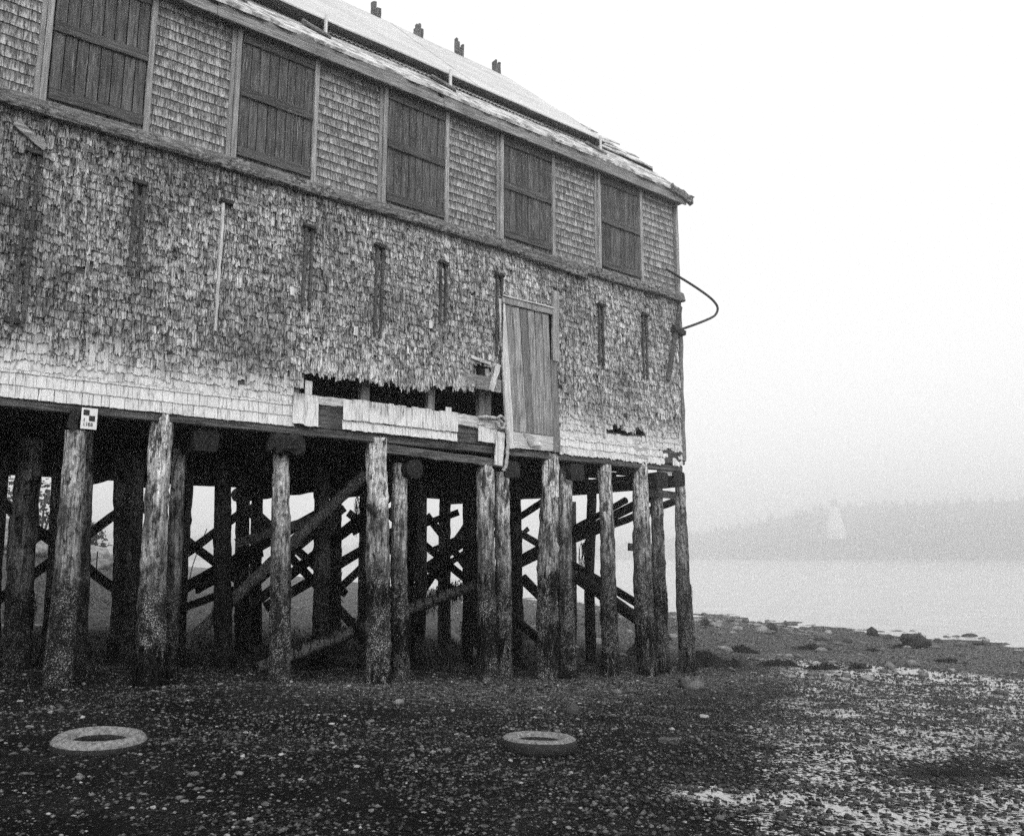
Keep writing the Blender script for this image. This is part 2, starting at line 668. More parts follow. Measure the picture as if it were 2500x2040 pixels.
def wetness(x, y):
    """wet silt, sky sheen partly painted in as pale colour: the flats seaward of the shed, stronger along two runnels"""
    u = 3.3 + .69 * (x - 3.37) - y
    flat = sstep(-1.1, 1.9, u + 1.6 * (fbm(x * .6, y * .6, 0, 14, 3) - .5)) * sstep(18.8, 17.2, x + .15 * (y - 7))
    r1 = np.exp(-((x - 16.3 - .10 * (y - 7)) / .9) ** 2) * sstep(10.5, 8.5, y)
    r2 = np.exp(-(((x - 4.75) / .5) ** 2 + ((y - 3.75) / .38) ** 2))
    r3 = np.exp(-(((x - 16.2) / .3) ** 2 + ((y - 9.6) / .9) ** 2)) + np.exp(-(((x - 18.2) / .2) ** 2 + ((y - 12.2) / .6) ** 2))
    under = np.exp(-(((x - 3.5) / 2.2) ** 2 + ((y - 19) / .5) ** 2)) * .55
    d1 = np.exp(-(((x - 7.6) / .8) ** 2 + ((y - 3.4) / .35) ** 2)) * .3
    return np.clip(flat * (.57 + .03 * sstep(9, 5, x)) + .36 * r1 * flat + .34 * r2 + .6 * r3 + under - d1, 0, 1)


def shelliness(x, y):
    a = sstep(2.6, 6.5, x) * np.exp(-((y - 9.2) / 1.2) ** 2)
    b = sstep(15, 18.5, x + .15 * (y - 7)) * .9
    c = sstep(17, 20, y) * .8
    return np.clip(a + b + c, 0, 1)


idx = np.arange(nx * ny).reshape(nx, ny)
quads = np.stack([idx[:-1, :-1], idx[1:, :-1], idx[1:, 1:], idx[:-1, 1:]], -1).reshape(-1, 4)
beach = obj('beach', np.stack([GXX, GYY, GZZ], -1).reshape(-1, 3), quads, 'mud', smooth=True,
            extra={'wet': wetness(GXX, GYY).ravel(), 'shell': shelliness(GXX, GYY).ravel()})
setting(beach)

sea = obj('sea', np.array([(14, -900, SEA), (900, -900, SEA), (900, 900, SEA), (14, 900, SEA)]),
          np.array([[0, 1, 2, 3]]), 'sea')
setting(sea)

# far shore: a wooded headland some 600 m off, with a lower point in front of it
na, nr = 150, 14
az = np.radians(np.linspace(-28, 100, na))
hv = []
for a in az:
    ad = math.degrees(a)
    hmax = np.interp(ad, [-28, 10, 20, 30, 36, 41, 46, 60, 75, 100], [44, 48, 45, 42, 27, 14, 9, 9, 16, 20])
    for k in range(nr):
        t = k / (nr - 1)
        R_ = 620 + t * 230 + 20 * (fbm(ad * .12, 3.0, 0, 4) - .5)
        prof = np.interp(t, [0, .03, .12, .28, .55, 1], [-1.2 / hmax, .10, .42, .74, 1, .8])
        hv.append((math.cos(a) * R_, math.sin(a) * R_, SEA + hmax * prof * (.9 + .2 * fbm(ad * .3, t * 4, 0, 8))))
hi_ = np.arange(na * nr).reshape(na, nr)
hq = np.stack([hi_[:-1, :-1], hi_[1:, :-1], hi_[1:, 1:], hi_[:-1, 1:]], -1).reshape(-1, 4)[:, ::-1]
setting(obj('hill', np.array(hv), hq, 'hill', smooth=True))


def cone_tree(mb, x, y, z, h, r):
    for lv in range(4):
        zb = z + h * (.12 + .2 * lv)
        rb = r * (1 - .22 * lv)
        n = 7
        ring = [(x + rb * random.uniform(.6, 1.15) * math.cos(2 * math.pi * k / n), y + rb * random.uniform(.6, 1.15) * math.sin(2 * math.pi * k / n),
                 zb + random.uniform(-.06, .04) * h) for k in range(n)]
        mb.add(ring + [(x, y, zb + h * .34)], [(k, (k + 1) % n, n) for k in range(n)])


fw = MB()
hvA = np.array(hv).reshape(na, nr, 3)
for _ in range(1500):
    i, k = random.randrange(na - 1), random.randrange(4, nr)
    p = hvA[i, k]
    q = hvA[i + 1, k]
    s_ = random.random()
    b = p * s_ + q * (1 - s_)
    cone_tree(fw, b[0] + random.uniform(-5, 5), b[1] + random.uniform(-5, 5), b[2] - 1, random.uniform(4, 9), random.uniform(2, 3.6))
o = fw.build('distant_woods', 'hill')
tag(o, 'fog-faded woods on the headland across the water', 'woods', kind='stuff')

# ------------------------------------------------------------------ lighthouse on the headland
base = ray(2040, 1293)
base = base * (650 / np.linalg.norm(base[:2]))
LS = 1.62
lh = empty('lighthouse', base)
tag(lh, 'white tapering lighthouse with dark lantern fading in the fog across the water', 'lighthouse')


def octo(mb, zr, n=8, tone=.5):
    vs, fs = [], []
    zr = [(z * LS, r * LS) for z, r in zr]
    for z, r in zr:
        vs += [(base[0] + r * math.cos(2 * math.pi * (k + .5) / n), base[1] + r * math.sin(2 * math.pi * (k + .5) / n), base[2] + z) for k in range(n)]
    for i in range(len(zr) - 1):
        fs += [(i * n + k, i * n + (k + 1) % n, (i + 1) * n + (k + 1) % n, (i + 1) * n + k) for k in range(n)]
    fs += [tuple(range(n))[::-1], tuple((len(zr) - 1) * n + k for k in range(n))]
    return mb.add(vs, fs, tone)


octo(MB(), [(-4, 4.3), (0, 4.2), (1.2, 3.7), (6.5, 2.55), (10.0, 1.9), (10.3, 2.3)]).build('tower', 'lighthouse', lh)
octo(MB(), [(10.3, 2.5), (10.5, 2.5), (10.5, 2.4), (11.3, 2.4)]).build('gallery', 'lantern', lh)
octo(MB(), [(10.5, 1.35), (12.6, 1.35)]).build('lantern_room', 'lantern', lh)
octo(MB(), [(12.6, 1.6), (13.6, .55), (13.9, .3), (14.4, .28), (14.9, .05)]).build('roof', 'lantern', lh)
wn_ = MB()
d_ = -base[:2] / np.linalg.norm(base[:2])
for zz in (3.0, 6.4):
    c = base[:2] + d_ * (3.55 - .31 * zz) * LS
    wn_.box(c[0] - .5, c[0] + .5, c[1] - .5, c[1] + .5, base[2] + zz * LS, base[2] + (zz + 1.2) * LS)
wn_.build('window', 'lantern', lh)

# ------------------------------------------------------------------ the shed
BX0, BX1 = -5.0, 12.22            # long wall
YF, YB = 10.0, 16.6               # front and back wall planes
ZF, ZL, ZE = 1.66, 4.82, 6.77     # floor line, ledge underside, eave underside
shed = empty('smokehouse', (4, 13.3, 1.66))
tag(shed, 'weathered shingled waterfront shed with dark shuttered windows standing over the beach', 'building')

WIN = [(-3.05, -2.02), (-.84, .19), (1.38, 2.41), (3.535, 4.57), (5.73, 6.76), (7.90, 8.96), (10.12, 11.16)]
DOORX = (7.9, 8.98)

# holes in the lower wall (X, Z polygons)
HOLE_A = [(4.56, 2.08), (4.62, 2.38), (4.9, 2.42), (5.3, 2.40), (5.65, 2.44), (6.05, 2.42), (6.5, 2.41), (6.9, 2.52), (7.3, 2.50), (7.88, 2.55), (7.88, 2.0), (7.4, 2.08), (7.05, 2.09), (5.1, 2.08)]
HOLE_B = [(7.36, 2.72), (7.38, 2.86), (7.50, 2.95), (7.62, 2.90), (7.74, 2.93), (7.74, 2.78), (7.6, 2.74)]
HOLE_C = [(10.16, 2.11), (10.43, 2.24), (10.66, 2.19), (10.92, 2.13), (10.8, 2.09)]
HOLE_D = [(10.9, 2.13), (11.0, 2.22), (11.12, 2.24), (11.24, 2.11)]
HOLES = [HOLE_A, HOLE_B, HOLE_C, HOLE_D]


def inside(poly, x, z):
    c = False
    n = len(poly)
    for i in range(n):
        x0, z0 = poly[i]
        x1, z1 = poly[(i + 1) % n]
        if (z0 > z) != (z1 > z) and x < (x1 - x0) * (z - z0) / (z1 - z0) + x0:
            c = not c
    return c


# wall sheathing with the holes left open, in strips
def strips(mb, x0, x1, z0, z1, holes, st=.06):
    y0, y1 = YF + .012, YF + .045
    x = x0
    while x < x1 - 1e-6:
        xe = min(x + st, x1)
        xm = (x + xe) / 2
        cuts = []
        for hpoly in holes:
            zs = [z for z in np.linspace(z0, z1, 320) if inside(hpoly, xm, z)]
            if zs:
                cuts.append((min(zs), max(zs)))
        cuts.sort()
        z = z0
        for a, b in cuts:
            if a > z + .005:
                mb.box(x, xe, y0, y1, z, a)
            z = max(z, b)
        if z1 > z + .005:
            mb.box(x, xe, y0, y1, z, z1)
        x = xe


lw = MB()
lw.box(BX0, 4.5, YF + .012, YF + .045, ZF + .02, ZL + .1)
strips(lw, 4.5, DOORX[0], ZF + .30, ZL + .1, HOLES)
lw.box(DOORX[0], 9.05, YF + .012, YF + .045, 3.98, ZL + .1)
lw.box(9.05, 10.1, YF + .012, YF + .045, ZF + .02, ZL + .1)
strips(lw, 10.1, 11.3, ZF + .02, ZL + .1, HOLES)
lw.box(11.3, BX1, YF + .012, YF + .045, ZF + .02, ZL + .1)
lower_wall = lw.build('lower_wall', 'sill', shed)
uw = MB().box(BX0, BX1, YF + .012, YF + .045, ZL + .1, 7.0)
upper_wall = uw.build('upper_wall', 'sill', shed)
MB().box(BX0, BX1, YB - .05, YB, ZF, 7.0).build('back_wall', 'sill', shed)
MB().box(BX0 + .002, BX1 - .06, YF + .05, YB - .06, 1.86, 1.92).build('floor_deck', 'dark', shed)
for X0, nm in ((BX1 - .05, 'gable_wall'), (BX0, 'gable_wall')):
    pts = [(YF + .05, ZF), (YB - .05, ZF), (YB - .05, 7.0), (13.3, 10.05), (YF + .05, 7.0)]
    V = [(X0, y, z) for y, z in pts] + [(X0 + .05, y, z) for y, z in pts]
    MB().add(V, [(4, 3, 2, 1, 0), (5, 6, 7, 8, 9)] + [(i, (i + 1) % 5, 5 + (i + 1) % 5, 5 + i) for i in range(5)]).build(nm, 'sill', shed)

# --------------------------- shingles
SH = []      # (area, verts, faces, tone, down, which)


def shingle(x0, x1, zb, ex, y, ragged, curl, nb, which, tone, lean=0.0, long=1.35):
    """one shingle: uneven butt edge standing proud, tucked under the next course"""
    vs, dn = [], []
    top = zb + ex * long
    xs = np.linspace(x0, x1, nb + 1)
    cup = random.uniform(-.3, 1.0) * curl
    zbs = []
    drift = random.uniform(-.4, .4) * ragged
    for k, x in enumerate(xs):
        e = abs(k / nb - .5) * 2
        zbs.append(zb + drift * (k / nb - .5) + (random.uniform(-1, 1) * ragged if ragged else 0) + ragged * random.uniform(-.3, .35) * e)
    for lev in range(3):
        f = (0, .45, 1)[lev]
        for k, x in enumerate(xs):
            e = abs(k / nb - .5) * 2
            z = zbs[k] + (top - zbs[k]) * f
            yo = y - (.003 + (1 - f) ** 1.3 * (.013 + cup * (.45 + .55 * e) + random.uniform(0, .35) * curl))
            vs.append((x + lean * (z - zb), yo, z))
            dn.append(min(1.0, (z - zb) / ex))
    n1 = nb + 1
    fs = []
    for lev in range(2):
        for k in range(nb):
            a = lev * n1 + k
            fs.append((a, a + 1, a + n1 + 1, a + n1))
    o = len(vs)
    for k, x in enumerate(xs):
        vs.append((vs[k][0], max(vs[k][1] + .014, y - .004), zbs[k] + .004))
        dn.append(0.0)
    for k in range(nb):
        fs.append((o + k, o + k + 1, k + 1, k))
    # side edges
    for a, b in ((0, o), (nb, o + nb)):
        vs.append((vs[a + 2 * n1][0], y, top))
        dn.append(1.0)
        t_ = len(vs) - 1
        q = (a, a + n1, a + 2 * n1, t_, b) if a else (b, t_, a + 2 * n1, a + n1, a)
        fs.append(q)
    c = np.array(((x0 + x1) / 2, y, zb + ex / 2))
    d = depth_of(c)
    px, py = proj(c)
    area = (x1 - x0) * ex / d ** 2 if (-10 < px < 2510 and -10 < py < 2050) else 0
    SH.append((area, vs, fs, tone, dn, which))


def lay(x0, x1, z0, z1, ex, wlo, whi, which, ragged, curl, nb, y=YF, skip=None, wob=0.004, tones=(0, 1)):
    r = 0
    z = z0
    while z < z1:
        x = x0 - random.uniform(0, wlo) * (r % 2)
        while x < x1 - .01:
            w = random.uniform(wlo, whi)
            a, b = max(x, x0), min(x + w, x1)
            if x1 - b < wlo * .4:
                b = x1
            x = b
            if b - a < .02:
                continue
            zz = z + random.uniform(-wob, wob)
            if skip and skip((a + b) / 2, zz, ex):
                continue
            g = random.uniform(.001, .004)
            shingle(a + g, b - g, zz, ex, y, ragged, curl, nb, which, random.uniform(*tones), random.uniform(-.015, .015) if ragged else 0)
        z += ex
        r += 1


# upper storey panels between the shutters
ups = [(BX0, WIN[0][0])] + [(WIN[i][1], WIN[i + 1][0]) for i in range(len(WIN) - 1)] + [(WIN[-1][1], BX1 - .02)]
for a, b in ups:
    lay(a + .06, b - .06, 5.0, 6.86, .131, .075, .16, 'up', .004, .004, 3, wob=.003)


def door_zone(x, z):
    return 7.84 < x < 9.1 and z < 4.02 and x > 7.84


CLEAT = [-2.0, -.9, .19, 1.32, 2.43, 3.46, 4.58, 5.665, 6.76, 7.83, 9.01, 10.09, 11.22]


def skip_low(x, z, ex):
    if door_zone(x, z + .05):
        return True
    if 4.5 < x < 7.86 and z < 2.1:
        return True
    for h in HOLES:
        if inside(h, x, z + .045) or inside(h, x, z + .09):
            return True
    if x > 11.55 and 1.6 < z < 1.9 and random.random() < .5:
        return True
    if 8.98 < x < 9.09 and z < 4.35:
        return True
    return random.random() < .012


# neat bleached starter courses on the landward end, then ragged courses all the way up
lay(BX0, 4.50, ZF - .02, 1.94, .135, .08, .16, 'low', .004, .003, 3, wob=.003, tones=(.5, 1))
lay(BX0, BX1 - .01, 1.945, ZL - .02, .104, .045, .115, 'low', .015, .007, 5, skip=lambda x, z, e: skip_low(x, z, e), wob=.014)
lay(9.10, BX1 - .01, ZF - .02, 1.94, .13, .06, .15, 'low', .014, .008, 4, skip=skip_low, wob=.012, tones=(.3, 1))
# extra loose slivers, so the courses break up
for _ in range(1500):
    x, z = random.uniform(.3, BX1 - .05), random.uniform(2.0, ZL - .1)
    if skip_low(x, z, .1):
        continue
    w = random.uniform(.02, .07)
    shingle(x, x + w, z, random.uniform(.08, .26), YF - .010, .028, .010, 4, 'low', random.random(), random.uniform(-.05, .05), 1.15)
# long broken tongues hanging over the big hole
for _ in range(150):
    x = random.uniform(4.6, 7.75)
    zt = np.interp(x, [4.6, 5.3, 6.5, 6.9, 7.75], [2.42, 2.43, 2.43, 2.53, 2.58])
    if 7.34 < x < 7.8 and random.random() < .7:
        continue
    w = random.uniform(.03, .09)
    shingle(x, x + w, zt - random.uniform(-.03, .13) * random.random() ** .6, random.uniform(.22, .30), YF - .008, .035, .012, 4, 'low', random.uniform(.35, 1), random.uniform(-.08, .08), 1.0)
# two-course bleached patch left on the sill
for zb, x0, x1, ex in ((1.665, 5.17, 7.05, .13), (1.80, 5.17, 7.05, .285)):
    x = x0
    while x < x1 - .02:
        w = random.uniform(.06, .17)
        b = min(x + w, x1)
        up_ = ex + (random.uniform(0, .10) if x > 6.75 and zb > 1.7 else random.uniform(-.012, .012))
        shingle(x + .002, b - .002, zb + random.uniform(-.004, .004), up_, YF - .03 - (.012 if zb > 1.7 else 0), .005, .003, 3, 'low', random.uniform(.7, 1), 0, 1.0)
        x = b
for x0, x1, zb, ex in ((4.46, 4.62, 1.68, .40), (4.62, 4.82, 1.66, .41), (7.43, 7.56, 1.70, .30), (7.56, 7.66, 1.69, .32), (7.66, 7.80, 1.70, .33)):
    shingle(x0, x1 - .004, zb, ex, YF - .035, .008, .004, 4, 'low', random.uniform(.75, 1), 0, 1.0)

order = sorted(range(len(SH)), key=lambda i: -SH[i][0])
big = set(order[:300])
rest = {'up': MB(), 'low': MB()}
for i, (ar, vs, fs, tone, dn, which) in enumerate(SH):
    if i in big:
        MB().add(vs, fs, tone, dn).build('shingle', 'shingle_' + which, upper_wall if which == 'up' else lower_wall)
    else:
        rest[which].add(vs, fs, tone, dn)
setting(rest['up'].build('shingle_courses', 'shingle_up', upper_wall), 'stuff')
setting(rest['low'].build('shingle_courses', 'shingle_low', lower_wall), 'stuff')

# gable shingles: seen edge-on from the beach
gs = MB()
for r in range(int((10.0 - 1.7) / .13)):
    z = 1.66 + r * .13
    y0, y1 = (YF + .02, YB - .02) if z < 6.9 else (YF + .1 + (z - 6.9) * 1.08, YB - .1 - (z - 6.9) * 1.08)
    y = y0
    while y < y1 - .05:
        w = random.uniform(.08, .16)
        b = min(y + w, y1)
        c = random.uniform(.012, .045)
        p = [(BX1 + c, y + .003, z), (BX1 + c * .8, b - .003, z + random.uniform(-.01, .01)), (BX1 + .003, b - .003, z + .17), (BX1 + .003, y + .003, z + .17),
             (BX1 - .002, y + .003, z), (BX1 - .002, b - .003, z)]
        gs.add(p, [(0, 1, 2, 3), (4, 5, 1, 0), (0, 3, 4), (1, 5, 2)], random.random(), [0, 0, 1, 1, 0, 0])
        y = b
setting(gs.build('gable_shingle_courses', 'shingle_low', shed), 'stuff')

# --------------------------- ledge, corner boards, trims
lg = MB()
nxl = 330
lx = np.linspace(BX0, BX1 + .1, nxl)
prof = [(.0, .0), (-.10, .0), (-.115, .03), (-.11, .10), (-.085, .165), (-.03, .205), (.0, .215)]
V = []
for i, x in enumerate(lx):
    dip = -.05 * math.exp(-((x - 8.6) / .5) ** 2) if x > 7.93 else 0
    for k, (yy, zz) in enumerate(prof):
        nz = (fbm(x * 9, k * 1.7, 0, 3, 3) - .5)
        V.append((x, YF + yy + (nz * .05 if 0 < k < 6 else 0), ZL + zz + dip + (nz * .05 if k > 1 else nz * .012)))
m_ = len(prof)
fs = [(i * m_ + k, i * m_ + k + 1, (i + 1) * m_ + k + 1, (i + 1) * m_ + k) for i in range(nxl - 1) for k in range(m_ - 1)]
fs += [tuple(range(m_ - 1, -1, -1)), tuple((nxl - 1) * m_ + k for k in range(m_))]
lg.add(V, fs)
lg.build('ledge', 'moss', shed)
MB().beam((7.93, YF - .09, 4.91), (9.7, YF - .10, 4.80), .05, .17, .6, 8, .006).build('loose_ledge_board', 'moss', shed)

for a, b in WIN:
    for x, s in ((a, -1), (b, 1)):
        w = .065
        x0, x1 = (x - w, x) if s < 0 else (x, x + w)
        MB().beam(((x0 + x1) / 2, YF - .03, 4.95), ((x0 + x1) / 2, YF - .03, 6.86), .075, w, random.random(), 6, .003, up=(1, 0, 0)).build('window_trim', 'trim', shed)
        if s < 0:
            MB().beam((x0 - .03, YF - .015, 4.98), (x0 - .03, YF - .015, 6.86), .05, .055, random.random() * .4, 6, .003, up=(1, 0, 0)).build('inner_trim', 'trim', shed)
MB().beam((BX1 + .0, YF - .02, 4.98), (BX1 + .0, YF - .02, 6.8), .09, .07, .4, 8, .005, up=(1, 0, 0)).build('corner_board', 'trim', shed)
MB().beam((BX1 + .03, YF + .0, 1.75), (BX1 + .05, YF + .0, 4.9), .07, .08, .15, 10, .012, up=(1, 0, 0)).build('corner_board', 'fascia', shed)

# --------------------------- shutters: boards nailed to battens
for wi, (a, b) in enumerate(WIN):
    bk = MB().box(a, b, YF - .004, YF + .010, 4.97, 6.86)
    sh_ = bk.build('shutter', 'darkx', shed)
    n = 8 if wi != 5 else 8
    x = a + .012
    ws = [random.uniform(.9, 1.1) for _ in range(n)]
    k_ = (b - a - .024) / sum(ws)
    for w in ws:
        w *= k_
        yo = random.uniform(0, .006)
        tn = random.random()
        MB().beam((x + w / 2, YF - .017 - yo, 4.985), (x + w / 2 + random.uniform(-.002, .002), YF - .017 - yo, 6.84), .022, w - .011, tn, 3, .0012, up=(1, 0, 0)).build('plank', 'shutter', sh_)
        x += w
    tilt = random.uniform(-.012, .012)
    for z, hgt in ((6.70, .12), (5.945, .125), (5.12, .13)):
        MB().beam((a + .02, YF - .045, z + tilt), (b - .012, YF - .045, z - tilt), .03, hgt, random.random(), 8, .004).build('batten', 'batten', sh_)

# --------------------------- eave, fascia, roofs
SL = .925
YE, ZR = 9.82, 7.02


def zlow(y):
    return ZR + SL * (y - YE)


xs = [-5.3, -2.6, .0, 3.15, 6.62, 8.86, 12.36]
for i in range(len(xs) - 1):
    x0, x1 = xs[i] + .004, xs[i + 1] - .004
    MB().beam((x0, YE, ZE + .065), (x1, YE, ZE + .062), .035, .13, random.uniform(.5, 1), 14, .004).build('fascia_board', 'fascia', shed)
    MB().beam((x0, YE + .02, ZE + .185), (x1 + random.uniform(-.1, .1), YE + .02, ZE + .18), .045, .115, random.uniform(.0, .5), 18, .007).build('fascia_board', 'fascia', shed)
MB().box(-5.3, 12.3, YE + .03, YF + .01, ZE + .02, ZE + .045).build('soffit', 'sill', shed)
# ragged end of the eave timbers
MB().beam((11.9, YE - .02, ZE + .22), (12.52, YE - .03, ZE + .11), .10, .15, .2, 8, .02).build('eave_end', 'moss', shed)


def roof_sheet(mb, x0, x1, ya, yb, zfun, lift=0.0, amp=.011, pitch=.075, thick=.012, nyy=10, ragged=0.0, wave=0.0):
    nxx = max(4, int((x1 - x0) / pitch * 6)) if amp else max(6, int((x1 - x0) / .12))
    X = np.linspace(x0, x1, nxx + 1)
    T = np.linspace(0, 1, nyy + 1)
    vs, fs = [], []
    for t in T:
        for x in X:
            lo = ya + (ragged * (float(fbm(x * 7, 0, 0, 5)) - .5) if ragged else 0)
            y = lo + (yb - lo) * t
            z = zfun(y) + lift + amp * math.cos(2 * math.pi * x / pitch) + wave * (float(fbm(x * .8, y * .9, 0, 6, 2)) - .5)
            vs.append((x, y, z))
    n1 = nxx + 1
    for j in range(nyy):
        for i in range(nxx):
            fs.append((j * n1 + i, j * n1 + i + 1, (j + 1) * n1 + i + 1, (j + 1) * n1 + i))
    o = len(vs)
    for i in range(n1):
        v = vs[i]
        vs.append((v[0], v[1] + .004, v[2] - thick))
    for i in range(nxx):
        fs.append((o + i, o + i + 1, i + 1, i))
    mb.add(vs, fs)
    return mb


# old lower roof near the eave: broken felt and shingle crust, then corrugated sheet under the upper roof's lip
lr = roof_sheet(MB(), -5.3, 12.40, YE - .02, 10.62, zlow, .015, 0, .1, .05, 8, .10, .05)
low_roof = lr.build('lower_roof', 'oldroof', shed)
x = 4.9
for wdt in (1.1, 1.05, 1.1, 1.0, 1.1, .45):
    roof_sheet(MB(), x, x + wdt + .04, 10.42 + random.uniform(-.03, .03), 11.2, zlow, .05 + random.uniform(0, .006), .013, .075, .01, 2).build('corrugated_sheet', 'metal', low_roof)
    x += wdt
# body of the roof at the seaward end, where the cladding is gone, and the far slope
for (xa, xb) in ((10.6, 12.42),):
    roof_sheet(MB(), xa, xb, 10.58, 13.3, zlow, .0, 0, .1, .03, 10, .0, .04).build('roof_boards', 'oldroof', low_roof)
bs = MB()
bs.add([(-5.3, 13.3, zlow(13.3)), (12.4, 13.3, zlow(13.3)), (12.4, 16.85, 6.95), (-5.3, 16.85, 6.95)], [(0, 1, 2, 3)])
bs.build('back_slope', 'metal', low_roof)
# raised upper roof: smooth sheets with a lip standing clear of the lower roof on props
YLIP, ZLIP = 10.31, 7.74


def zup(y):
    return ZLIP + SL * (y - YLIP)


up_roof = MB()
x = -5.3
upper = None
for i, wdt in enumerate((2.6, 2.6, 2.55, 2.6, 2.6, 1.05, 2.02)):
    mb = roof_sheet(MB(), x, min(x + wdt + .03, 10.68), YLIP + random.uniform(-.006, .006), 13.32, zup, .006 * (i % 2), 0, .1, .02, 8, 0, .03)
    if upper is None:
        upper = mb.build('upper_roof', 'metal', shed)
    else:
        mb.build('roof_sheet', 'metal', upper)
    x += wdt
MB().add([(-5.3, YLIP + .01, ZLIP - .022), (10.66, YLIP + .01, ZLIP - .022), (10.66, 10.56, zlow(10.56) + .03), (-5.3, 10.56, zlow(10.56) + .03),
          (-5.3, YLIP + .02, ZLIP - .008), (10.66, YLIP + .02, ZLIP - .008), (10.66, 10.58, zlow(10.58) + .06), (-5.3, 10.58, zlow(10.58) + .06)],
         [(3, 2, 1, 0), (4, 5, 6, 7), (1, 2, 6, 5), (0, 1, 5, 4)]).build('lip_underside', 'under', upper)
MB().add([(10.64, y, z) for y, z in ((10.6, zlow(10.6)), (13.3, zlow(13.3)), (13.3, zup(13.3) - .02), (10.4, zup(10.4) - .02))], [(0, 1, 2, 3)]).build('roof_end', 'metal', upper)
# props under the lip, each with a foot plank on the eave
for X in (-2.05, .0, 3.62, 4.86, 7.07, 10.50):
    pr = MB().beam((X, YLIP - .02, zlow(10.14) - .01), (X, YLIP - .02, ZLIP + .05), .035, .045, .8, 2, .002, up=(1, 0, 0)).build('prop', 'bleached', upper)
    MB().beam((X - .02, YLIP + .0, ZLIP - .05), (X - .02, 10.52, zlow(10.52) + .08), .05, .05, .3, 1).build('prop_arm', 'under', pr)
    MB().beam((X + .02, 10.16, zlow(10.16) + .03), (X - .34, 10.34, zlow(10.34) + .07), .09, .03, .4, 3, .006).build('foot_plank', 'fascia', pr)
# splayed remnants at the seaward end of the roof
for k, (xa, ya, xb, yb, w) in enumerate(((10.7, 10.72, 12.25, 10.62, .22), (10.9, 10.98, 12.2, 10.92, .2), (10.8, 11.3, 11.9, 11.25, .25), (11.4, 11.6, 12.3, 11.55, .2), (11.0, 12.0, 12.1, 12.05, .3))):
    MB().beam((xa, ya, zlow(ya) + .07), (xb, yb, zlow(yb) + .10 + .03 * (k % 2)), w, .02, random.random(), 8, .008, up=(0, -SL, 1)).build('loose_roof_board', 'oldroof', low_roof)
MB().beam((10.9, 10.66, zlow(10.66) + .02), (12.3, 10.60, zlow(10.6) + .02), .03, .09, .1, 6, .006).build('roof_batten', 'darkx', low_roof)
# broken stubs along the ridge
for X in (7.37, 8.36, 9.39, 10.40, 6.38, 5.4):
    rs = MB()
    zb = zup(13.3) - .12
    for q in range(4):
        w = .05
        xx = X - .1 + q * .05
        rs.beam((xx, 13.32, zb), (xx + random.uniform(-.008, .008), 13.32, zb + random.uniform(.26, .48)), .08, w - .004, random.random(), 3, .006, up=(1, 0, 0))
    rs.build('ridge_stub', 'sill', shed)

# --------------------------- cleats on the lower wall
for X, zt, zb, pale in ((1.32, 4.36, 2.40, 0), (2.43, 4.33, 3.23, 0), (3.46, 4.38, 2.71, 1), (4.58, 4.34, 3.23, 0), (5.665, 4.33, 3.02, 0), (6.76, 4.33, 3.43, 0),
                        (7.83, 4.37, 3.07, 0), (10.09, 4.32, 3.25, 0), (11.22, 4.35, 3.19, 0), (.19, 4.36, 3.1, 0)):
    for side in (-1, 1):
        if pale and side > 0:
            continue
        MB().beam((X + side * .05, YF - .03, zb), (X + side * .045, YF - .045, zt), .05, .03, random.uniform(0, .4), 14, .008, up=(1, 0, 0)).build('wall_cleat', 'bleached' if pale else 'sill', shed)
    MB().beam((X - .085, YF - .05, zt + .02), (X + .075, YF - .06, zt), .08, .05, .2, 3, .008).build('cleat_block', 'iron', shed)
MB().beam((1.12, YF - .035, 4.66), (1.42, YF - .05, 4.45), .03, .085, .8, 4, .006).build('loose_shingle_board', 'fascia', shed)
MB().beam((1.2, YF - .03, 2.47), (1.34, YF - .03, 2.46), .05, .07, .1, 2, .006).build('cleat_block', 'iron', shed)

# --------------------------- timbers in and around the holes, sill
MB().beam((BX0, YF + .07, 1.595), (BX1, YF + .07, 1.595), .12, .11, .3, 60, .006).build('sill_board', 'sill', shed)
MB().beam((4.5, YF + .09, 1.86), (7.98, YF + .09, 1.86), .16, .42, .35, 40, .007).build('sill_beam', 'sill', shed)
MB().beam((4.55, YF + .0, 2.02), (5.2, YF + .0, 2.02), .05, .11, .9, 8, .012).build('rotten_plank', 'bleachedx', shed)
MB().beam((7.03, YF - .01, 2.00), (7.44, YF - .01, 1.99), .05, .17, .9, 6, .010).build('rotten_plank', 'bleachedx', shed)
MB().beam((7.42, YF - .02, 2.02), (7.86, YF - .03, 1.96), .06, .12, .6, 8, .016).build('rotten_plank', 'bleachedx', shed)
for X, w in ((4.53, .10), (5.62, .13), (6.72, .12), (7.66, .10), (7.78, .12)):
    MB().beam((X, YF + .22, 1.9), (X + .01, YF + .22, 4.8), .12, w, random.random(), 10, .006, up=(1, 0, 0)).build('stud', 'stud', shed)
MB().beam((7.2, YF - .012, 2.62), (7.88, YF - .016, 2.60), .03, .21, .6, 8, .006).build('wall_board', 'fascia', shed)
MB().beam((7.3, YF - .02, 2.98), (7.66, YF - .02, 2.93), .03, .05, .9, 4, .010).build('wall_board', 'bleachedx', shed)
MB().beam((7.67, YF - .05, 2.50), (7.80, YF - .06, 2.93), .02, .08, 1, 4, .012, up=(1, 0, 0)).build('hanging_splinter', 'bleached', shed)
MB().box(4.66, 4.76, YF + .05, YF + .07, 2.09, 2.28, 1, .004).build('pale_piece', 'bleached', shed)  # white board piece added in place of sky light showing through the hole
for z in (1.76, 1.88, 2.0):
    MB().beam((10.9, YF - .006, z), (11.24, YF - .006, z), .02, .10, random.random(), 4, .005).build('sheathing_board', 'bleachedx', shed)
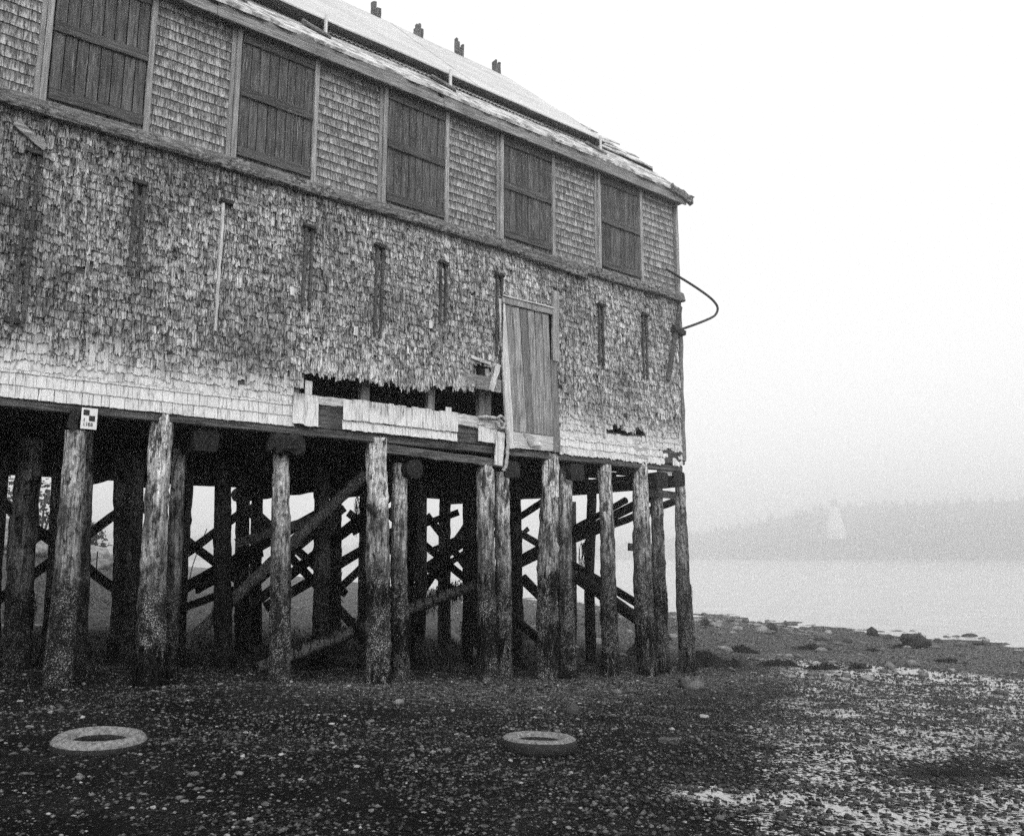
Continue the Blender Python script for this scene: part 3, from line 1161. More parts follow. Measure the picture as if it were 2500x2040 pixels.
MB().beam((11.55, YF + .06, 1.80), (BX1 + .06, YF + .06, 1.80), .14, .26, .1, 10, .008).build('corner_beam', 'sill', shed)
for X, z in ((4.35, 3.36), (5.3, 2.98), (6.52, 3.30), (6.70, 4.15)):
    MB().box(X, X + .055, YF - .047, YF - .036, z, z + random.uniform(.09, .2), 1, .006).build('bare_scrap', 'bleached', shed)

# --------------------------- door
dk = MB()
dk.add([(7.9, YF + .0, 3.95), (8.92, YF + .0, 3.95), (8.98, YF + .0, 1.9), (8.06, YF + .0, 1.9), (7.9, YF + .03, 3.95), (8.92, YF + .03, 3.95), (8.98, YF + .03, 1.9), (8.06, YF + .03, 1.9)],
       [(3, 2, 1, 0), (4, 5, 6, 7), (0, 1, 5, 4), (2, 3, 7, 6)])
door = dk.build('door', 'darkx', shed)
n = 6
for k in range(n):
    t0, t1 = k / n, (k + 1) / n
    tx = 7.93 + (8.88 - 7.93) * (t0 + t1) / 2
    bx_ = 8.12 + (8.95 - 8.12) * (t0 + t1) / 2
    mid = ((tx + bx_) / 2 + .012)
    w = .136
    yo = random.uniform(0, .01)
    mb = MB()
    mb.beam((bx_, YF - .02 - yo, 1.92), (tx, YF - .02 - yo, 3.93), .03, w, random.random(), 8, .0025, up=(1, 0, 0))
    mb.build('plank', 'door', door)
MB().beam((8.07, YF - .03, 1.64), (7.87, YF - .03, 4.0), .05, .13, .75, 10, .004, up=(1, 0, 0)).build('door_jamb', 'bleached', door)
MB().beam((9.03, YF - .03, 1.66), (8.97, YF - .03, 3.18), .04, .14, .15, 10, .005, up=(1, 0, 0)).build('door_jamb', 'door', door)
MB().beam((9.005, YF - .05, 3.16), (9.005, YF - .05, 4.36), .06, .13, .55, 8, .006, up=(1, 0, 0)).build('door_jamb', 'trim', door)
MB().beam((7.87, YF - .045, 3.99), (8.94, YF - .045, 3.99), .05, .10, .5, 6, .004).build('door_header', 'trim', door)
MB().beam((7.87, YF - .055, 4.055), (8.94, YF - .055, 4.055), .07, .022, 1, 6, .003).build('drip_cap', 'bleachedx', door)
MB().beam((8.02, YF - .01, 1.785), (8.95, YF - .01, 1.79), .05, .25, .9, 14, .008).build('door_sill', 'bleachedx', door)
# peeling sheet curling off the door sill
cu = MB()
V, fs = [], []
for i in range(9):
    t = i / 8
    V += [(8.30 + .30 * t, YF - .045 - .05 * math.sin(t * 3.0), 1.90 - .06 * t), (8.46 + .22 * t, YF - .05 - .07 * math.sin(t * 2.6), 1.70 + .04 * t)]
fs = [(2 * i, 2 * i + 1, 2 * i + 3, 2 * i + 2) for i in range(8)]
cu.add(V, fs, .9).build('peeling_strip', 'bleachedx', door, True)


# --------------------------- iron hoop on the corner
def tube(path, r, seg=8, tone=.5, close=True, sub=1, tw=None):
    P = [np.array(p, float) for p in path]
    mb = MB()
    vs, fs = [], []
    for i, p in enumerate(P):
        d = P[min(i + 1, len(P) - 1)] - P[max(i - 1, 0)]
        d /= np.linalg.norm(d)
        ref = np.array([0, 0, 1.0]) if abs(d[2]) < .9 else np.array([1.0, 0, 0])
        s = np.cross(d, ref)
        s /= np.linalg.norm(s)
        u = np.cross(s, d)
        rr = r[i] if isinstance(r, (list, tuple)) else r
        for k in range(seg):
            a = 2 * math.pi * k / seg
            rk = rr * (1 + (.22 * math.cos(3 * a - tw * i) if tw else 0))
            vs.append(p + rk * (math.cos(a) * s + math.sin(a) * u))
    for i in range(len(P) - 1):
        fs += [(i * seg + k, i * seg + (k + 1) % seg, (i + 1) * seg + (k + 1) % seg, (i + 1) * seg + k) for k in range(seg)]
    fs += [tuple(range(seg))[::-1], tuple((len(P) - 1) * seg + k for k in range(seg))]
    return mb.add(vs, fs, tone)


def spline(pts, n=8):
    P = [np.array(p, float) for p in pts]
    P = [2 * P[0] - P[1]] + P + [2 * P[-1] - P[-2]]
    out = []
    for i in range(1, len(P) - 2):
        for k in range(n):
            t = k / n
            a, b, c, d = P[i - 1], P[i], P[i + 1], P[i + 2]
            out.append(.5 * (2 * b + (c - a) * t + (2 * a - 5 * b + 4 * c - d) * t * t + (3 * b - a - 3 * c + d) * t ** 3))
    out.append(P[-2])
    return out


yb_ = 9.86
hoop = spline([(11.82, 9.9, 5.36), (12.5, yb_, 5.19), (13.0, yb_, 5.06), (13.22, yb_, 4.96), (13.29, yb_, 4.86), (13.22, yb_, 4.73), (13.05, yb_, 4.62), (12.6, yb_, 4.42), (12.14, 9.9, 4.23)])
tube(hoop, .024, 8).build('iron_hoop', 'iron', shed, True)
MB().beam((11.98, 9.93, 4.23), (12.28, 9.93, 4.19), .14, .10, .2, 2, .006).build('hoop_block', 'iron', shed)
MB().beam((11.80, 9.93, 3.22), (12.22, 9.93, 4.72), .03, .10, .4, 8, .006, up=(1, 0, 0)).build('diagonal_board', 'sill', shed)

# ------------------------------------------------------------------ the piled foundation under the shed
wharf = empty('piled_foundation', (4, 13.3, -1.6))
tag(wharf, 'forest of barnacled timber pilings and cross braces carrying the shed', 'pilings')
K = 1.1754


def strands(mb, c, n, L, spread, droop=.9, wid=.012, out=None):
    """hanging rockweed: narrow tapering ribbons"""
    for _ in range(n):
        a = random.uniform(0, 2 * math.pi)
        q_ = random.uniform(.95, 1.12) if out else random.uniform(.4, 1)
        p = np.array(c, float) + np.array([math.cos(a) * spread * q_, math.sin(a) * spread * q_, random.uniform(-.5, .5) * L])
        dirv = np.array([math.cos(a), math.sin(a), 0]) * (random.uniform(-.06, .07) if out else random.uniform(0, .5)) + np.array([0, 0, -droop])
        l = L * random.uniform(.4, 1.1)
        w = wid * random.uniform(.6, 1.5)
        t = np.array([-math.sin(a), math.cos(a), 0])
        vs = []
        for k in range(5):
            q = p + dirv * l * k / 4 + np.array([random.uniform(-1, 1), random.uniform(-1, 1), 0]) * .02
            ww = w * (1 - .7 * k / 4)
            vs += [q - t * ww, q + t * ww]
        mb.add(vs, [(2 * i, 2 * i + 1, 2 * i + 3, 2 * i + 2) for i in range(4)], random.random())
    return mb


def pile(xt, yt, xb, yb, wt, wb, Y, tone, split=0.0, weed=(), ztop=None, seed=0, label=None, lean=0.0):
    """all in pixels of the 2127-wide view; Y is the row the pile stands in"""
    T = W(xt * K, yt * K, Y)
    if ztop is not None:
        r = ray(xt * K, yt * K)
        T = np.array([T[0], Y, ztop])
    Bq = W(xb * K, yb * K, Y)
    B = np.array([Bq[0], Y - lean, 0])
    B[2] = ground(B[0], B[1]) - .25
    dt, db = depth_of(T), depth_of(B)
    r1, r0 = wt * K * dt / F / 2, wb * K * db / F / 2
    mid = (T + B) / 2 + np.array([random.uniform(-.04, .04), random.uniform(-.03, .03), 0])
    o = MB().log([B, mid, T], [r0, (r0 + r1) / 2 * random.uniform(.97, 1.05), r1], 22, .15, tone, seed + int(xt), split, .05).build('piling', 'piling', wharf, True)
    if label:
        o['label'] = label
    for (fz, n, L) in weed:
        c = B + (T - B) * fz
        mb = MB()
        strands(mb, c, int(n * 1.5), L * .8, (r0 + (r1 - r0) * fz) * 1.04, wid=.009, out=True)
        mb.build('rockweed', 'weed', o)
    return o


pile(158, 895, 118, 1425, 42, 54, 10.12, .62, weed=[(.1, 25, .2)], label='grey leaning piling under the survey target')
pile(180, 895, 163, 1402, 28, 32, 10.75, .25)
pile(338, 866, 310, 1436, 45, 62, 10.10, .85, .25, weed=[(.16, 200, .5), (.08, 160, .4)], label='split pale-topped piling with rockweed round its foot')
pile(372, 932, 348, 1420, 26, 34, 10.65, .4, weed=[(.16, 110, .5)])
pile(585, 935, 583, 1410, 34, 47, 10.15, .75, .12, weed=[(.05, 60, .25)])
pile(780, 910, 788, 1420, 42, 51, 10.12, .95, weed=[(.42, 70, .3), (.10, 50, .3)], label='thick pale-topped piling with a square-cut top')
pile(830, 962, 835, 1420, 30, 37, 10.30, .8, weed=[(.30, 140, .45), (.45, 60, .3)])
pile(1008, 968, 1015, 1415, 35, 40, 10.12, .75, .2, weed=[(.30, 160, .6), (.5, 80, .4)])
pile(1042, 980, 1048, 1418, 30, 38, 10.20, .8, weed=[(.25, 60, .4)])
pile(1143, 948, 1138, 1418, 38, 46, 10.10, .85, .28, weed=[(.48, 150, .35), (.25, 160, .6)])
pile(1174, 968, 1181, 1418, 27, 37, 10.25, .7, weed=[(.06, 120, .5)])
pile(1255, 965, 1268, 1412, 28, 36, 10.12, .6, weed=[(.35, 60, .3), (.15, 90, .4)])
pile(1330, 960, 1347, 1405, 34, 44, 10.12, .7, .1, weed=[(.25, 110, .5), (.08, 80, .4)])
pile(1363, 985, 1376, 1405, 24, 30, 10.45, .55, weed=[(.42, 120, .5), (.1, 60, .4)])
pile(1412, 990, 1430, 1400, 20, 36, 10.35, .6, weed=[(.45, 30, .25), (.12, 60, .4)], label='slender corner piling standing at the seaward end')

# inner rows: pixel of head, pixel of foot, width, row
zA = lambda x, y: (x / 2.364 / K, (1040 + y / 2.364) / K)
zB = lambda x, y: ((850 + x / 2.364) / K, (1040 + y / 2.364) / K)
inner = [(zA, 160, 300, 112, 1300, 145, 11.5), (zA, 12, 300, 0, 1000, 60, 13.2), (zA, 322, 300, 300, 1000, 70, 13.2), (zA, 690, 380, 690, 1200, 95, 12.3), (zA, 775, 380, 745, 1250, 85, 12.0),
         (zA, 1078, 380, 1052, 1050, 72, 13.0), (zA, 1285, 230, 1300, 1280, 98, 11.9), (zA, 1402, 340, 1412, 1150, 84, 14.6), (zA, 1487, 380, 1490, 1100, 66, 16.0),
         (zA, 1850, 380, 1850, 1230, 92, 12.2), (zA, 1935, 430, 1930, 1060, 72, 15.4), (zA, 2105, 450, 2100, 1060, 66, 16.1),
         (zB, 362, 350, 366, 1000, 58, 12.9), (zB, 418, 350, 410, 1010, 72, 12.5), (zB, 562, 400, 560, 960, 72, 16.1), (zB, 690, 420, 690, 1150, 66, 13.2), (zB, 742, 420, 742, 1100, 44, 15.2),
         (zB, 962, 300, 972, 1150, 78, 12.2), (zB, 1302, 480, 1302, 1100, 30, 16.0), (zB, 1408, 400, 1400, 1330, 60, 12.3)]
for k, (zf, a, b, c, d, w, Y) in enumerate(inner):
    x0, y0 = zf(a, b)
    x1, y1 = zf(c, d)
    pile(x0, y0, x1, y1, w / 2.364 / K * .92, w / 2.364 / K * 1.05, Y, random.uniform(.0, .25), ztop=1.4, seed=k * 7, weed=[(random.uniform(.15, .4), 50, .4)] if k % 3 == 0 else ())  # low tone: wet dark wood, plus under-floor shade put into the colour
for X in (-3.4, -1.2, .2):
    for Y in (10.15, 13.2, 16.2):
        B = np.array([X, Y, ground(X, Y) - .25])
        MB().log([B, (X + .05, Y, 1.5)], [.17, .14], 16, .1, .4, int(X * 9 + Y)).build('piling', 'piling', wharf, True)

# cap beams across the piles, joists, back sill
for X, z in ((-3.3, 1.36), (-1.1, 1.36), (.95, 1.36), (3.42, 1.38), (4.50, 1.40), (6.38, 1.22), (8.18, 1.33), (9.55, 1.37), (11.62, 1.36), (12.12, 1.40)):
    ye = 10.02 + random.uniform(-.04, .06)
    if abs(X - 6.38) < .01:
        MB().log([(X, 10.05, z), (X, 16.7, z)], [.14, .15], 14, .10, .25, 3, .0, .2).build('cap_beam', 'cap', wharf)
    else:
        MB().beam((X, ye, z), (X, 16.7, z), .30, .26, random.random(), 16, .012).build('cap_beam', 'cap', wharf)
MB().beam((4.20, 9.98, 1.40), (4.62, 10.0, 1.40), .24, .22, .8, 5, .03).build('rotten_cap', 'cap', wharf)
for Y in np.arange(10.9, 16.7, .8):
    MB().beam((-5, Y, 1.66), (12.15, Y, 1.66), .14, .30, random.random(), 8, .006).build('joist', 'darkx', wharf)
MB().beam((-5, 16.55, 1.55), (12.2, 16.55, 1.50), .2, .32, .3, 20, .01).build('back_sill', 'darkx', wharf)
MB().beam((5.9, 10.06, 1.47), (8.0, 10.05, 1.40), .08, .12, .5, 10, .008).build('stringer', 'sill', wharf)
MB().beam((11.35, 10.3, 1.16), (12.25, 10.25, 1.12), .05, .14, .5, 6, .006).build('stringer', 'sill', wharf)
MB().beam((11.62, 10.1, 1.52), (12.06, 10.06, 1.50), .03, .10, 1, 4, .006).build('pale_piece', 'bleachedx', wharf)
MB().beam((10.05, 9.97, 1.43), (10.4, 9.97, 1.42), .02, .015, 1, 2).build('pale_piece', 'bleachedx', wharf)


def br(p0, p1, w=.06, h=.2, mat='darkx', name='cross_brace', r=None, tone=None):
    t = random.random() if tone is None else tone
    if r:
        return MB().log([p0, p1], [r, r * .9], 14, .09, t, int(abs(p0[0]) * 31) + 3, 0, .09).build(name, mat, wharf, True)
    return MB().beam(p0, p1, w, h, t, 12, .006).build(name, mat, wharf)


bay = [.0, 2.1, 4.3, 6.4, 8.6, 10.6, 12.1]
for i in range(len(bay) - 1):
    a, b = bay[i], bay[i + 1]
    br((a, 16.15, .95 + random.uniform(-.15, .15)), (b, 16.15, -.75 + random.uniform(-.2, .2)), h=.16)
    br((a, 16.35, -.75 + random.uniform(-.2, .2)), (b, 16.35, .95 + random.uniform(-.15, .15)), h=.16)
    if i in (2, 3, 4):
        br((a - .3, 14.4, -.9), (b + .6, 14.4, .75), h=.18)
for X, za, zb in ((12.05, 1.15, -.75), (11.2, 1.0, -1.0), (9.4, 1.0, -1.2), (6.3, .9, -1.2)):
    br((X, 10.5, za), (X, 16.3, zb), h=.17, r=.06 if X in (11.2, 9.4) else None)
    if X in (9.4, 6.3, 12.05):
        br((X + .14, 10.7, zb - .35), (X + .14, 16.3, za), h=.15)
br((11.3, 10.55, .16), (12.2, 10.5, .14), .05, .14, 'sill')
for (xa, ya, Ya, xb, yb, Yb) in ((1120, 1250, 13.5, 880, 1330, 14.5), (1010, 1215, 15.5, 860, 1300, 15.5), (900, 1270, 14.8, 1110, 1440, 14.0), (480, 1440, 13.5, 640, 1350, 14.5),
                                 (1230, 1260, 15.8, 1060, 1340, 15.6), (1290, 1290, 15.0, 1180, 1380, 15.2), (60, 1330, 13.0, 200, 1260, 14.0), (430, 1490, 12.6, 620, 1420, 13.6)):
    br(W(xa, ya, Ya), W(xb, yb, Yb), .05, random.uniform(.09, .14))
# weedy half-sunk members at the seaward end
p, q = W(1404, 1404, 12.4), W(1560, 1512, 11.6)
br(p, q, r=.13, mat='weed')
p, q = W(1275, 1410, 13.0), W(1340, 1475, 12.5)
br(p, q, r=.10, mat='weed')
p, q = W(1668, 1215, 10.7), W(1275, 1365, 12.8)
br(p, q, r=.075, mat='darkx')
# pale log brace running down behind the front pilings
p0 = G(427, 1590)
p0[2] -= .05
p1 = W(893, 1155, 10.85)
br(p0, p1, r=.09, mat='brace', name='log_brace', tone=.9)
MB().beam(W(575, 1326, 13.4), W(765, 1268, 13.0), .08, .15, .5, 8, .008).build('cross_brace', 'brace', wharf)


def thing_log(p0, p1, r, label, mat='brace', weed=0, seed=1, tone=.5):
    lg_ = empty('fallen_log', p0)
    tag(lg_, label, 'log')
    o = MB().log([p0, (np.array(p0) + np.array(p1)) / 2 + np.array([0, 0, random.uniform(-.03, .03)]), p1], [r, r * .98, r * .9], 16, .11, tone, seed, 0, .08).build('trunk', mat, lg_, True)
    if weed:
        mb = MB()
        for _ in range(weed):
            t = random.random()
            c = np.array(p0) * (1 - t) + np.array(p1) * t
            strands(mb, c + np.array([0, 0, r * .8]), 6, .28, r * .9, .9, .010)
        mb.build('rockweed', 'weed', lg_)
    return lg_


a = G(626, 1634)
b = W(1150, 1430, 11.9)
thing_log(a, b, .10, 'long weed-draped log slanting up behind the thick pale-topped piling', 'sill', 150, 5, .2)
a, b = G(1085, 1540), G(1170, 1612)
thing_log(a + np.array([0, 0, .06]), b + np.array([0, 0, .04]), .10, 'short dark log lying on the mud under the shed floor', 'brace', 0, 9, .1)

cw = MB()
for _ in range(5200):
    x_, y_ = random.uniform(.5, 13.0), random.uniform(10.7, 17.5)
    if float(vn(x_ * 1.3, y_ * 1.3, 0, 77)) < .28:
        continue
    z_ = float(ground(x_, y_))
    strands(cw, (x_, y_, z_ + random.uniform(.02, .10)), 3, random.uniform(.10, .24), .05, .32, .013)
for _ in range(3000):
    x_, y_ = random.uniform(1, 24), 17.5 + 16 * random.random() ** 1.4
    if float(vn(x_ * .7, y_ * .5, 0, 78)) < .58:
        continue
    z_ = float(ground(x_, y_))
    strands(cw, (x_, y_, z_ + random.uniform(.02, .08)), 4, random.uniform(.12, .3), .09, .25, .022)
o = cw.build('rockweed_carpet', 'weed')
tag(o, 'black tangle of rockweed covering the ground beneath the shed', 'seaweed', kind='stuff')

# small dangling bits: cords and weed caught on braces
for (x0, y0, x1, y1, Y) in ((238, 1345, 265, 1440, 14.5), (505, 1290, 460, 1435, 15.5), (660, 1085, 655, 1175, 10.4), (728, 1100, 712, 1170, 10.3), (835, 1395, 838, 1470, 15.0)):
    a, b = W(x0, y0, Y), W(x1, y1, Y)
    m = (a + b) / 2 + np.array([-.08, 0, -.12])
    tube(spline([a, m, b], 6), .009, 5).build('hanging_cord', 'weed', wharf, True)
for (x, y, Y, n, L) in ((880, 1240, 11.5, 90, .35), (1425, 1350, 11.6, 70, .5), (700, 1330, 12.5, 30, .3)):
    strands(MB(), W(x, y, Y), n, L, .09, wid=.007, out=True).build('hanging_rockweed', 'weed', wharf)

# ------------------------------------------------------------------ survey target, rope, hanging plank
sg = empty('survey_target_sign', (2.09, 9.96, 1.37))
tag(sg, 'small white survey target plate with black squares and number 1103', 'sign')
sx0, sx1, sz0, sz1, sy = 2.01, 2.172, 1.372, 1.605, 9.955
MB().box(sx0, sx1, sy, sy + .008, sz0, sz1, 1).build('plate', 'signwhite', sg)
sw, shh = sx1 - sx0, sz1 - sz0
q = .37 * sw
MB().box(sx0 + .12 * sw, sx0 + .12 * sw + q, sy - .003, sy + .002, sz1 - .09 * shh - q, sz1 - .09 * shh).build('black_square', 'signblack', sg)
MB().box(sx0 + .12 * sw + q, sx0 + .12 * sw + 2 * q, sy - .003, sy + .002, sz1 - .09 * shh - 2 * q - .002, sz1 - .09 * shh - q - .002).build('black_square', 'signblack', sg)


def text(body, x, z, size, parent):
    cu_ = bpy.data.curves.new('number', 'FONT')
    cu_.body = body
    cu_.size = size
    cu_.extrude = .001
    cu_.offset = .0012
    cu_.materials.append(M['signblack'])
    tmp = bpy.data.objects.new('number', cu_)
    me = bpy.data.meshes.new_from_object(tmp)
    bpy.data.objects.remove(tmp)
    o = bpy.data.objects.new('number', me)
    COL.objects.link(o)
    o.location = (x, sy - .003, z)
    o.rotation_euler = (math.pi / 2, 0, 0)
    o.parent = parent
    o.matrix_parent_inverse = Matrix.Translation(-parent.location)


text('1', sx0 + .12 * sw, sz0 + .36 * shh, .050, sg)
text('1103', sx0 + .12 * sw, sz0 + .15 * shh, .052, sg)
MB().beam((1.93, 9.99, 1.36), (1.96, 9.99, 1.58), .08, .10, .3, 4, .01, up=(1, 0, 0)).build('backing_block', 'cap', sg)

rp = spline([(7.42, 9.93, 2.06), (7.6, 9.90, 2.075), (7.76, 9.88, 2.05), (7.86, 9.87, 1.97), (7.925, 9.87, 1.84), (7.93, 9.87, 1.65), (7.915, 9.87, 1.46), (7.88, 9.87, 1.31), (7.84, 9.88, 1.28)], 9)
ro = empty('rope', (7.8, 9.88, 1.28))
tag(ro, 'frayed pale rope looped over the broken sill beside the door', 'rope')
tube(rp, .026, 9, tw=.8).build('strand', 'rope', ro, True)
tube(spline([(7.70, 9.86, 2.06), (7.78, 9.84, 2.10), (7.87, 9.85, 2.03), (7.84, 9.86, 1.93), (7.76, 9.87, 1.94), (7.74, 9.87, 2.02)], 7), .022, 8, tw=.8).build('knot', 'rope', ro, True)
hp = MB().beam((7.77, 9.90, 1.35), (7.82, 9.90, 1.86), .03, .15, 1, 8, .005, up=(1, 0, 0)).build('hanging_plank', 'bleached')
tag(hp, 'short bleached plank hanging beside the rope below the door', 'plank')

# ------------------------------------------------------------------ tyres
def tyre(px, py, dia, label, tread, tilt, zr, seed, ex=.75):
    c = G(px, py)
    t = empty('tyre', (0, 0, 0))
    Rm, rw, hw = dia / 2, dia * zr, dia * .105
    prof = []
    for k in range(18):
        a = 2 * math.pi * k / 18
        ca, sa = math.cos(a), math.sin(a)
        prof.append((Rm - rw + rw * (abs(ca) ** ex) * (1 if ca > 0 else -1) * 1.0, hw * (abs(sa) ** ex) * (1 if sa > 0 else -1)))
    seg = 72
    rot = Matrix.Rotation(tilt[0], 4, 'X') @ Matrix.Rotation(tilt[1], 4, 'Y')
    allv = np.zeros((seg, 18, 3))
    for i in range(seg):
        th = 2 * math.pi * i / seg
        for k, (r, z) in enumerate(prof):
            rr = r * (1 + .012 * (float(vn(math.cos(th) * 2 + 5, math.sin(th) * 2, 0, seed)) - .5))
            zz = z * (1 + .18 * (float(vn(math.cos(th) * 1.6 + 3, math.sin(th) * 1.6 + 9, 0, seed)) - .5))
            if tread and (k in (17, 0, 1, 16, 2)):
                rr *= 1 - .018 * (i % 2)
            v = rot @ Vector((rr * math.cos(th), rr * math.sin(th), zz))
            allv[i, k] = (v.x + c[0], v.y + c[1], v.z + c[2] + hw * .5)
    t.location = (c[0], c[1], c[2])
    for nm, ks in ((('sidewall', list(range(2, 9))), ('tread', [14, 15, 16, 17, 0, 1, 2]), ('inner_wall', list(range(8, 15)))) if tread else
                   (('sidewall', list(range(1, 9))), ('tread', [13, 14, 15, 16, 17, 0, 1]), ('inner_wall', list(range(8, 14))))):
        mb = MB()
        n1 = len(ks)
        vs = [allv[i, k] for i in range(seg) for k in ks]
        fs = [(i * n1 + k, ((i + 1) % seg) * n1 + k, ((i + 1) % seg) * n1 + k + 1, i * n1 + k + 1) for i in range(seg) for k in range(n1 - 1)]
        mb.add(vs, fs, .5).build(nm, 'tyre_pale' if nm == 'sidewall' else 'tyre_dark', t, True)
    tag(t, label, 'tyre')
    # silt and scraps caught inside
    mb = MB()
    n = 30
    V = [(c[0], c[1], c[2] + .012)]
    for i in range(n):
        th = 2 * math.pi * i / n
        V.append((c[0] + (Rm - 1.2 * rw) * math.cos(th), c[1] + (Rm - 1.2 * rw) * math.sin(th), c[2] + .004 + random.uniform(-.006, .006)))
    mb.add(V, [(0, i + 1, (i + 1) % n + 1) for i in range(n)], .2).build('trapped_silt', 'mussel', t, True)
    return c


T1 = tyre(241, 1826, .64, 'large smooth silt-caked tyre half sunk in the black mud', False, (.03, .03), .112, 3, 1.0)
T2 = tyre(1316, 1826, .63, 'small tyre with ribbed tread lying on shelly mud below the door', True, (-.02, .05), .112, 8)

# ------------------------------------------------------------------ rocks, weed mounds
ico_v, ico_f = None, None


def ico(sub):
    import bmesh
    bm = bmesh.new()
    bmesh.ops.create_icosphere(bm, subdivisions=sub, radius=1)
    v = np.array([x.co[:] for x in bm.verts])
    f = np.array([[w.index for w in p.verts] for p in bm.faces])
    bm.free()
    return v, f


I1, I2, I3 = ico(1), ico(2), ico(3)
I0 = (np.array([(1, 0, 0), (-1, 0, 0), (0, 1, 0), (0, -1, 0), (0, 0, 1), (0, 0, -1)], float),
      np.array([(0, 2, 4), (2, 1, 4), (1, 3, 4), (3, 0, 4), (2, 0, 5), (1, 2, 5), (3, 1, 5), (0, 3, 5)]))


def rock(c, sx, sy_, sz, mat, seed, name, label, cat, tone=.4, sharp=.5, parent=None, weed=0, group=None, rotz=None):
    v, f = I3 if max(sx, sy_) > .12 else I2
    n = 1 + sharp * 1.3 * (fbm(v[:, 0] * 1.5 + seed, v[:, 1] * 1.5, v[:, 2] * 1.5, seed, 5) - .5)
    # chop flat faces off, as on broken ledge rock
    rr_ = np.random.default_rng(seed)
    for _ in range(6):
        pn = rr_.normal(size=3)
        pn /= np.linalg.norm(pn)
        dd = (v * n[:, None]) @ pn
        lim = rr_.uniform(.72, .97)
        n = np.where(dd > lim, n * (lim + (dd - lim) * .15) / np.maximum(dd, 1e-6), n)
    a = random.uniform(0, 6.28) if rotz is None else rotz
    q = v * n[:, None] * np.array([sx, sy_, sz])
    q = np.stack([q[:, 0] * math.cos(a) - q[:, 1] * math.sin(a), q[:, 0] * math.sin(a) + q[:, 1] * math.cos(a), q[:, 2]], 1)
    V = q + np.array([0, 0, sz * .35])
    me_o = obj(name, V, f, mat, parent, np.full(len(v), tone), smooth=max(sx, sy_) <= .12)
    me_o.location = (c[0], c[1], c[2])
    if label:
        tag(me_o, label, cat, group)
    if weed:
        mb = MB()
        for _ in range(weed):
            a = random.uniform(0, 6.28)
            rr = random.random() ** .5 * .8
            strands(mb, (rr * sx * math.cos(a), rr * sy_ * math.sin(a), sz * .35 + sz * math.sqrt(max(.05, 1 - rr * rr)) * .95), 4, .07, .03, .5, .010)
        w = mb.build('rockweed', 'weed')
        w.parent = me_o
    return me_o


def at(px, py, dz=0.0):
    c = G(px, py)
    c[2] += dz
    return c


# (px, py, half sizes, material, tone, label)
ROCKS = [
    (2236, 1580, .46, .36, .30, 'rock', .05, 'largest dark boulder at the waterline, draped in rockweed', 24),
    (2130, 1553, .20, .15, .21, 'rock', .05, 'upright dark pointed rock standing in the shallows', 0),
    (1880, 1543, .24, .18, .24, 'rock', .06, 'leaning dark wedge of rock on the cobble spit', 0),
    (1722, 1526, .18, .15, .20, 'rock', .05, 'small dark peaked rock beside the corner piling', 0),
    (2010, 1562, .26, .2, .16, 'rock', .35, 'dark rock with a pale stone perched on it', 6),
    (2022, 1548, .13, .11, .12, 'pebble', .75, 'pale round stone perched beside a dark rock', 0),
    (1750, 1530, .26, .2, .14, 'rock', .8, 'low grey boulder next to the small peaked rock', 0),
    (1800, 1537, .24, .2, .10, 'rock', .85, 'flat grey cobble on the spit', 0),
    (1862, 1543, .3, .22, .15, 'rock', .75, 'rounded grey boulder against the leaning wedge', 0),
    (2068, 1566, .18, .14, .10, 'rock', .2, 'small dark rock midway along the spit', 0),
    (2168, 1558, .16, .12, .10, 'rock', .15, 'small dark rock just landward of the upright pointed one', 0),
    (2395, 1573, .32, .2, .10, 'rock', .15, 'low wet rock awash on the far waterline', 3),
    (2368, 1556, .36, .2, .10, 'rock', .1, 'flat dark rock surrounded by water', 3),
    (2290, 1568, .2, .15, .09, 'rock', .2, 'small dark rock seaward of the largest boulder', 2),
    (1690, 1680, .27, .22, .15, 'rock', .35, 'weedy rounded rock at the foot of the corner piling', 20),
    (1955, 1552, .14, .1, .08, 'rock', .4, 'little rock at the edge of the cobble spit', 0),
    (1400, 1742, .10, .08, .08, 'pebble', .16, 'square-topped grey stone on the shelly mud behind the small tyre', 0),
    (1505, 1692, .08, .07, .05, 'pebble', .3, 'rounded pale stone in front of the paired pilings', 0),
    (1716, 1750, .12, .07, .02, 'pebble', .9, 'flat white slab of stone on the wet flats', 0),
    (975, 1718, .08, .06, .04, 'pebble', .4, 'pale lumpy stone on the mud below the broken sill', 0),
]
for k, (px, py, sx, sy_, sz, mt, tn, lb, wd) in enumerate(ROCKS):
    rock(at(px, py), sx, sy_, sz, mt, 3 + k * 5, 'beach_rock', lb, 'rock', tn, .75 if sz > .25 else .5, None, wd)

MOUNDS = [
    (1812, 1592, .55, .3, .13, 'broad weed mound beside the narrow white puddle'), (1980, 1586, .6, .25, .09, 'long low weed mat on the spit'),
    (2008, 1632, .45, .25, .12, 'weed mound at the seaward end of the bright puddle'), (1900, 1625, .55, .28, .13, 'weed mound at the landward end of the bright puddle'),
    (2320, 1615, .42, .2, .07, 'lone thin weed patch on the smooth gravel'), (2130, 1590, .35, .16, .05, 'scrap of weed on the spit behind the gravel'),
    (2090, 1633, .4, .25, .08, 'faint weed patch seaward of the bright puddle'), (2200, 1578, .5, .2, .06, 'weed mat spread at the foot of the largest boulder'),
    (1730, 1625, .9, .35, .26, 'tall heap of rockweed piled against the corner piling'), (1600, 1560, .5, .35, .35, 'dark weedy heap between the last pilings'),
    (1560, 1600, .4, .3, .32, 'dark weedy heap behind the leaning pair of pilings'), (1250, 1560, .6, .4, .32, 'dark weedy heap under the middle of the shed'),
    (1385, 1520, .35, .3, .3, 'weed-covered stump of timber under the seaward bay'), (2310, 1895, .5, .35, .03, 'dark flat weed patch on the wet flats'),
]
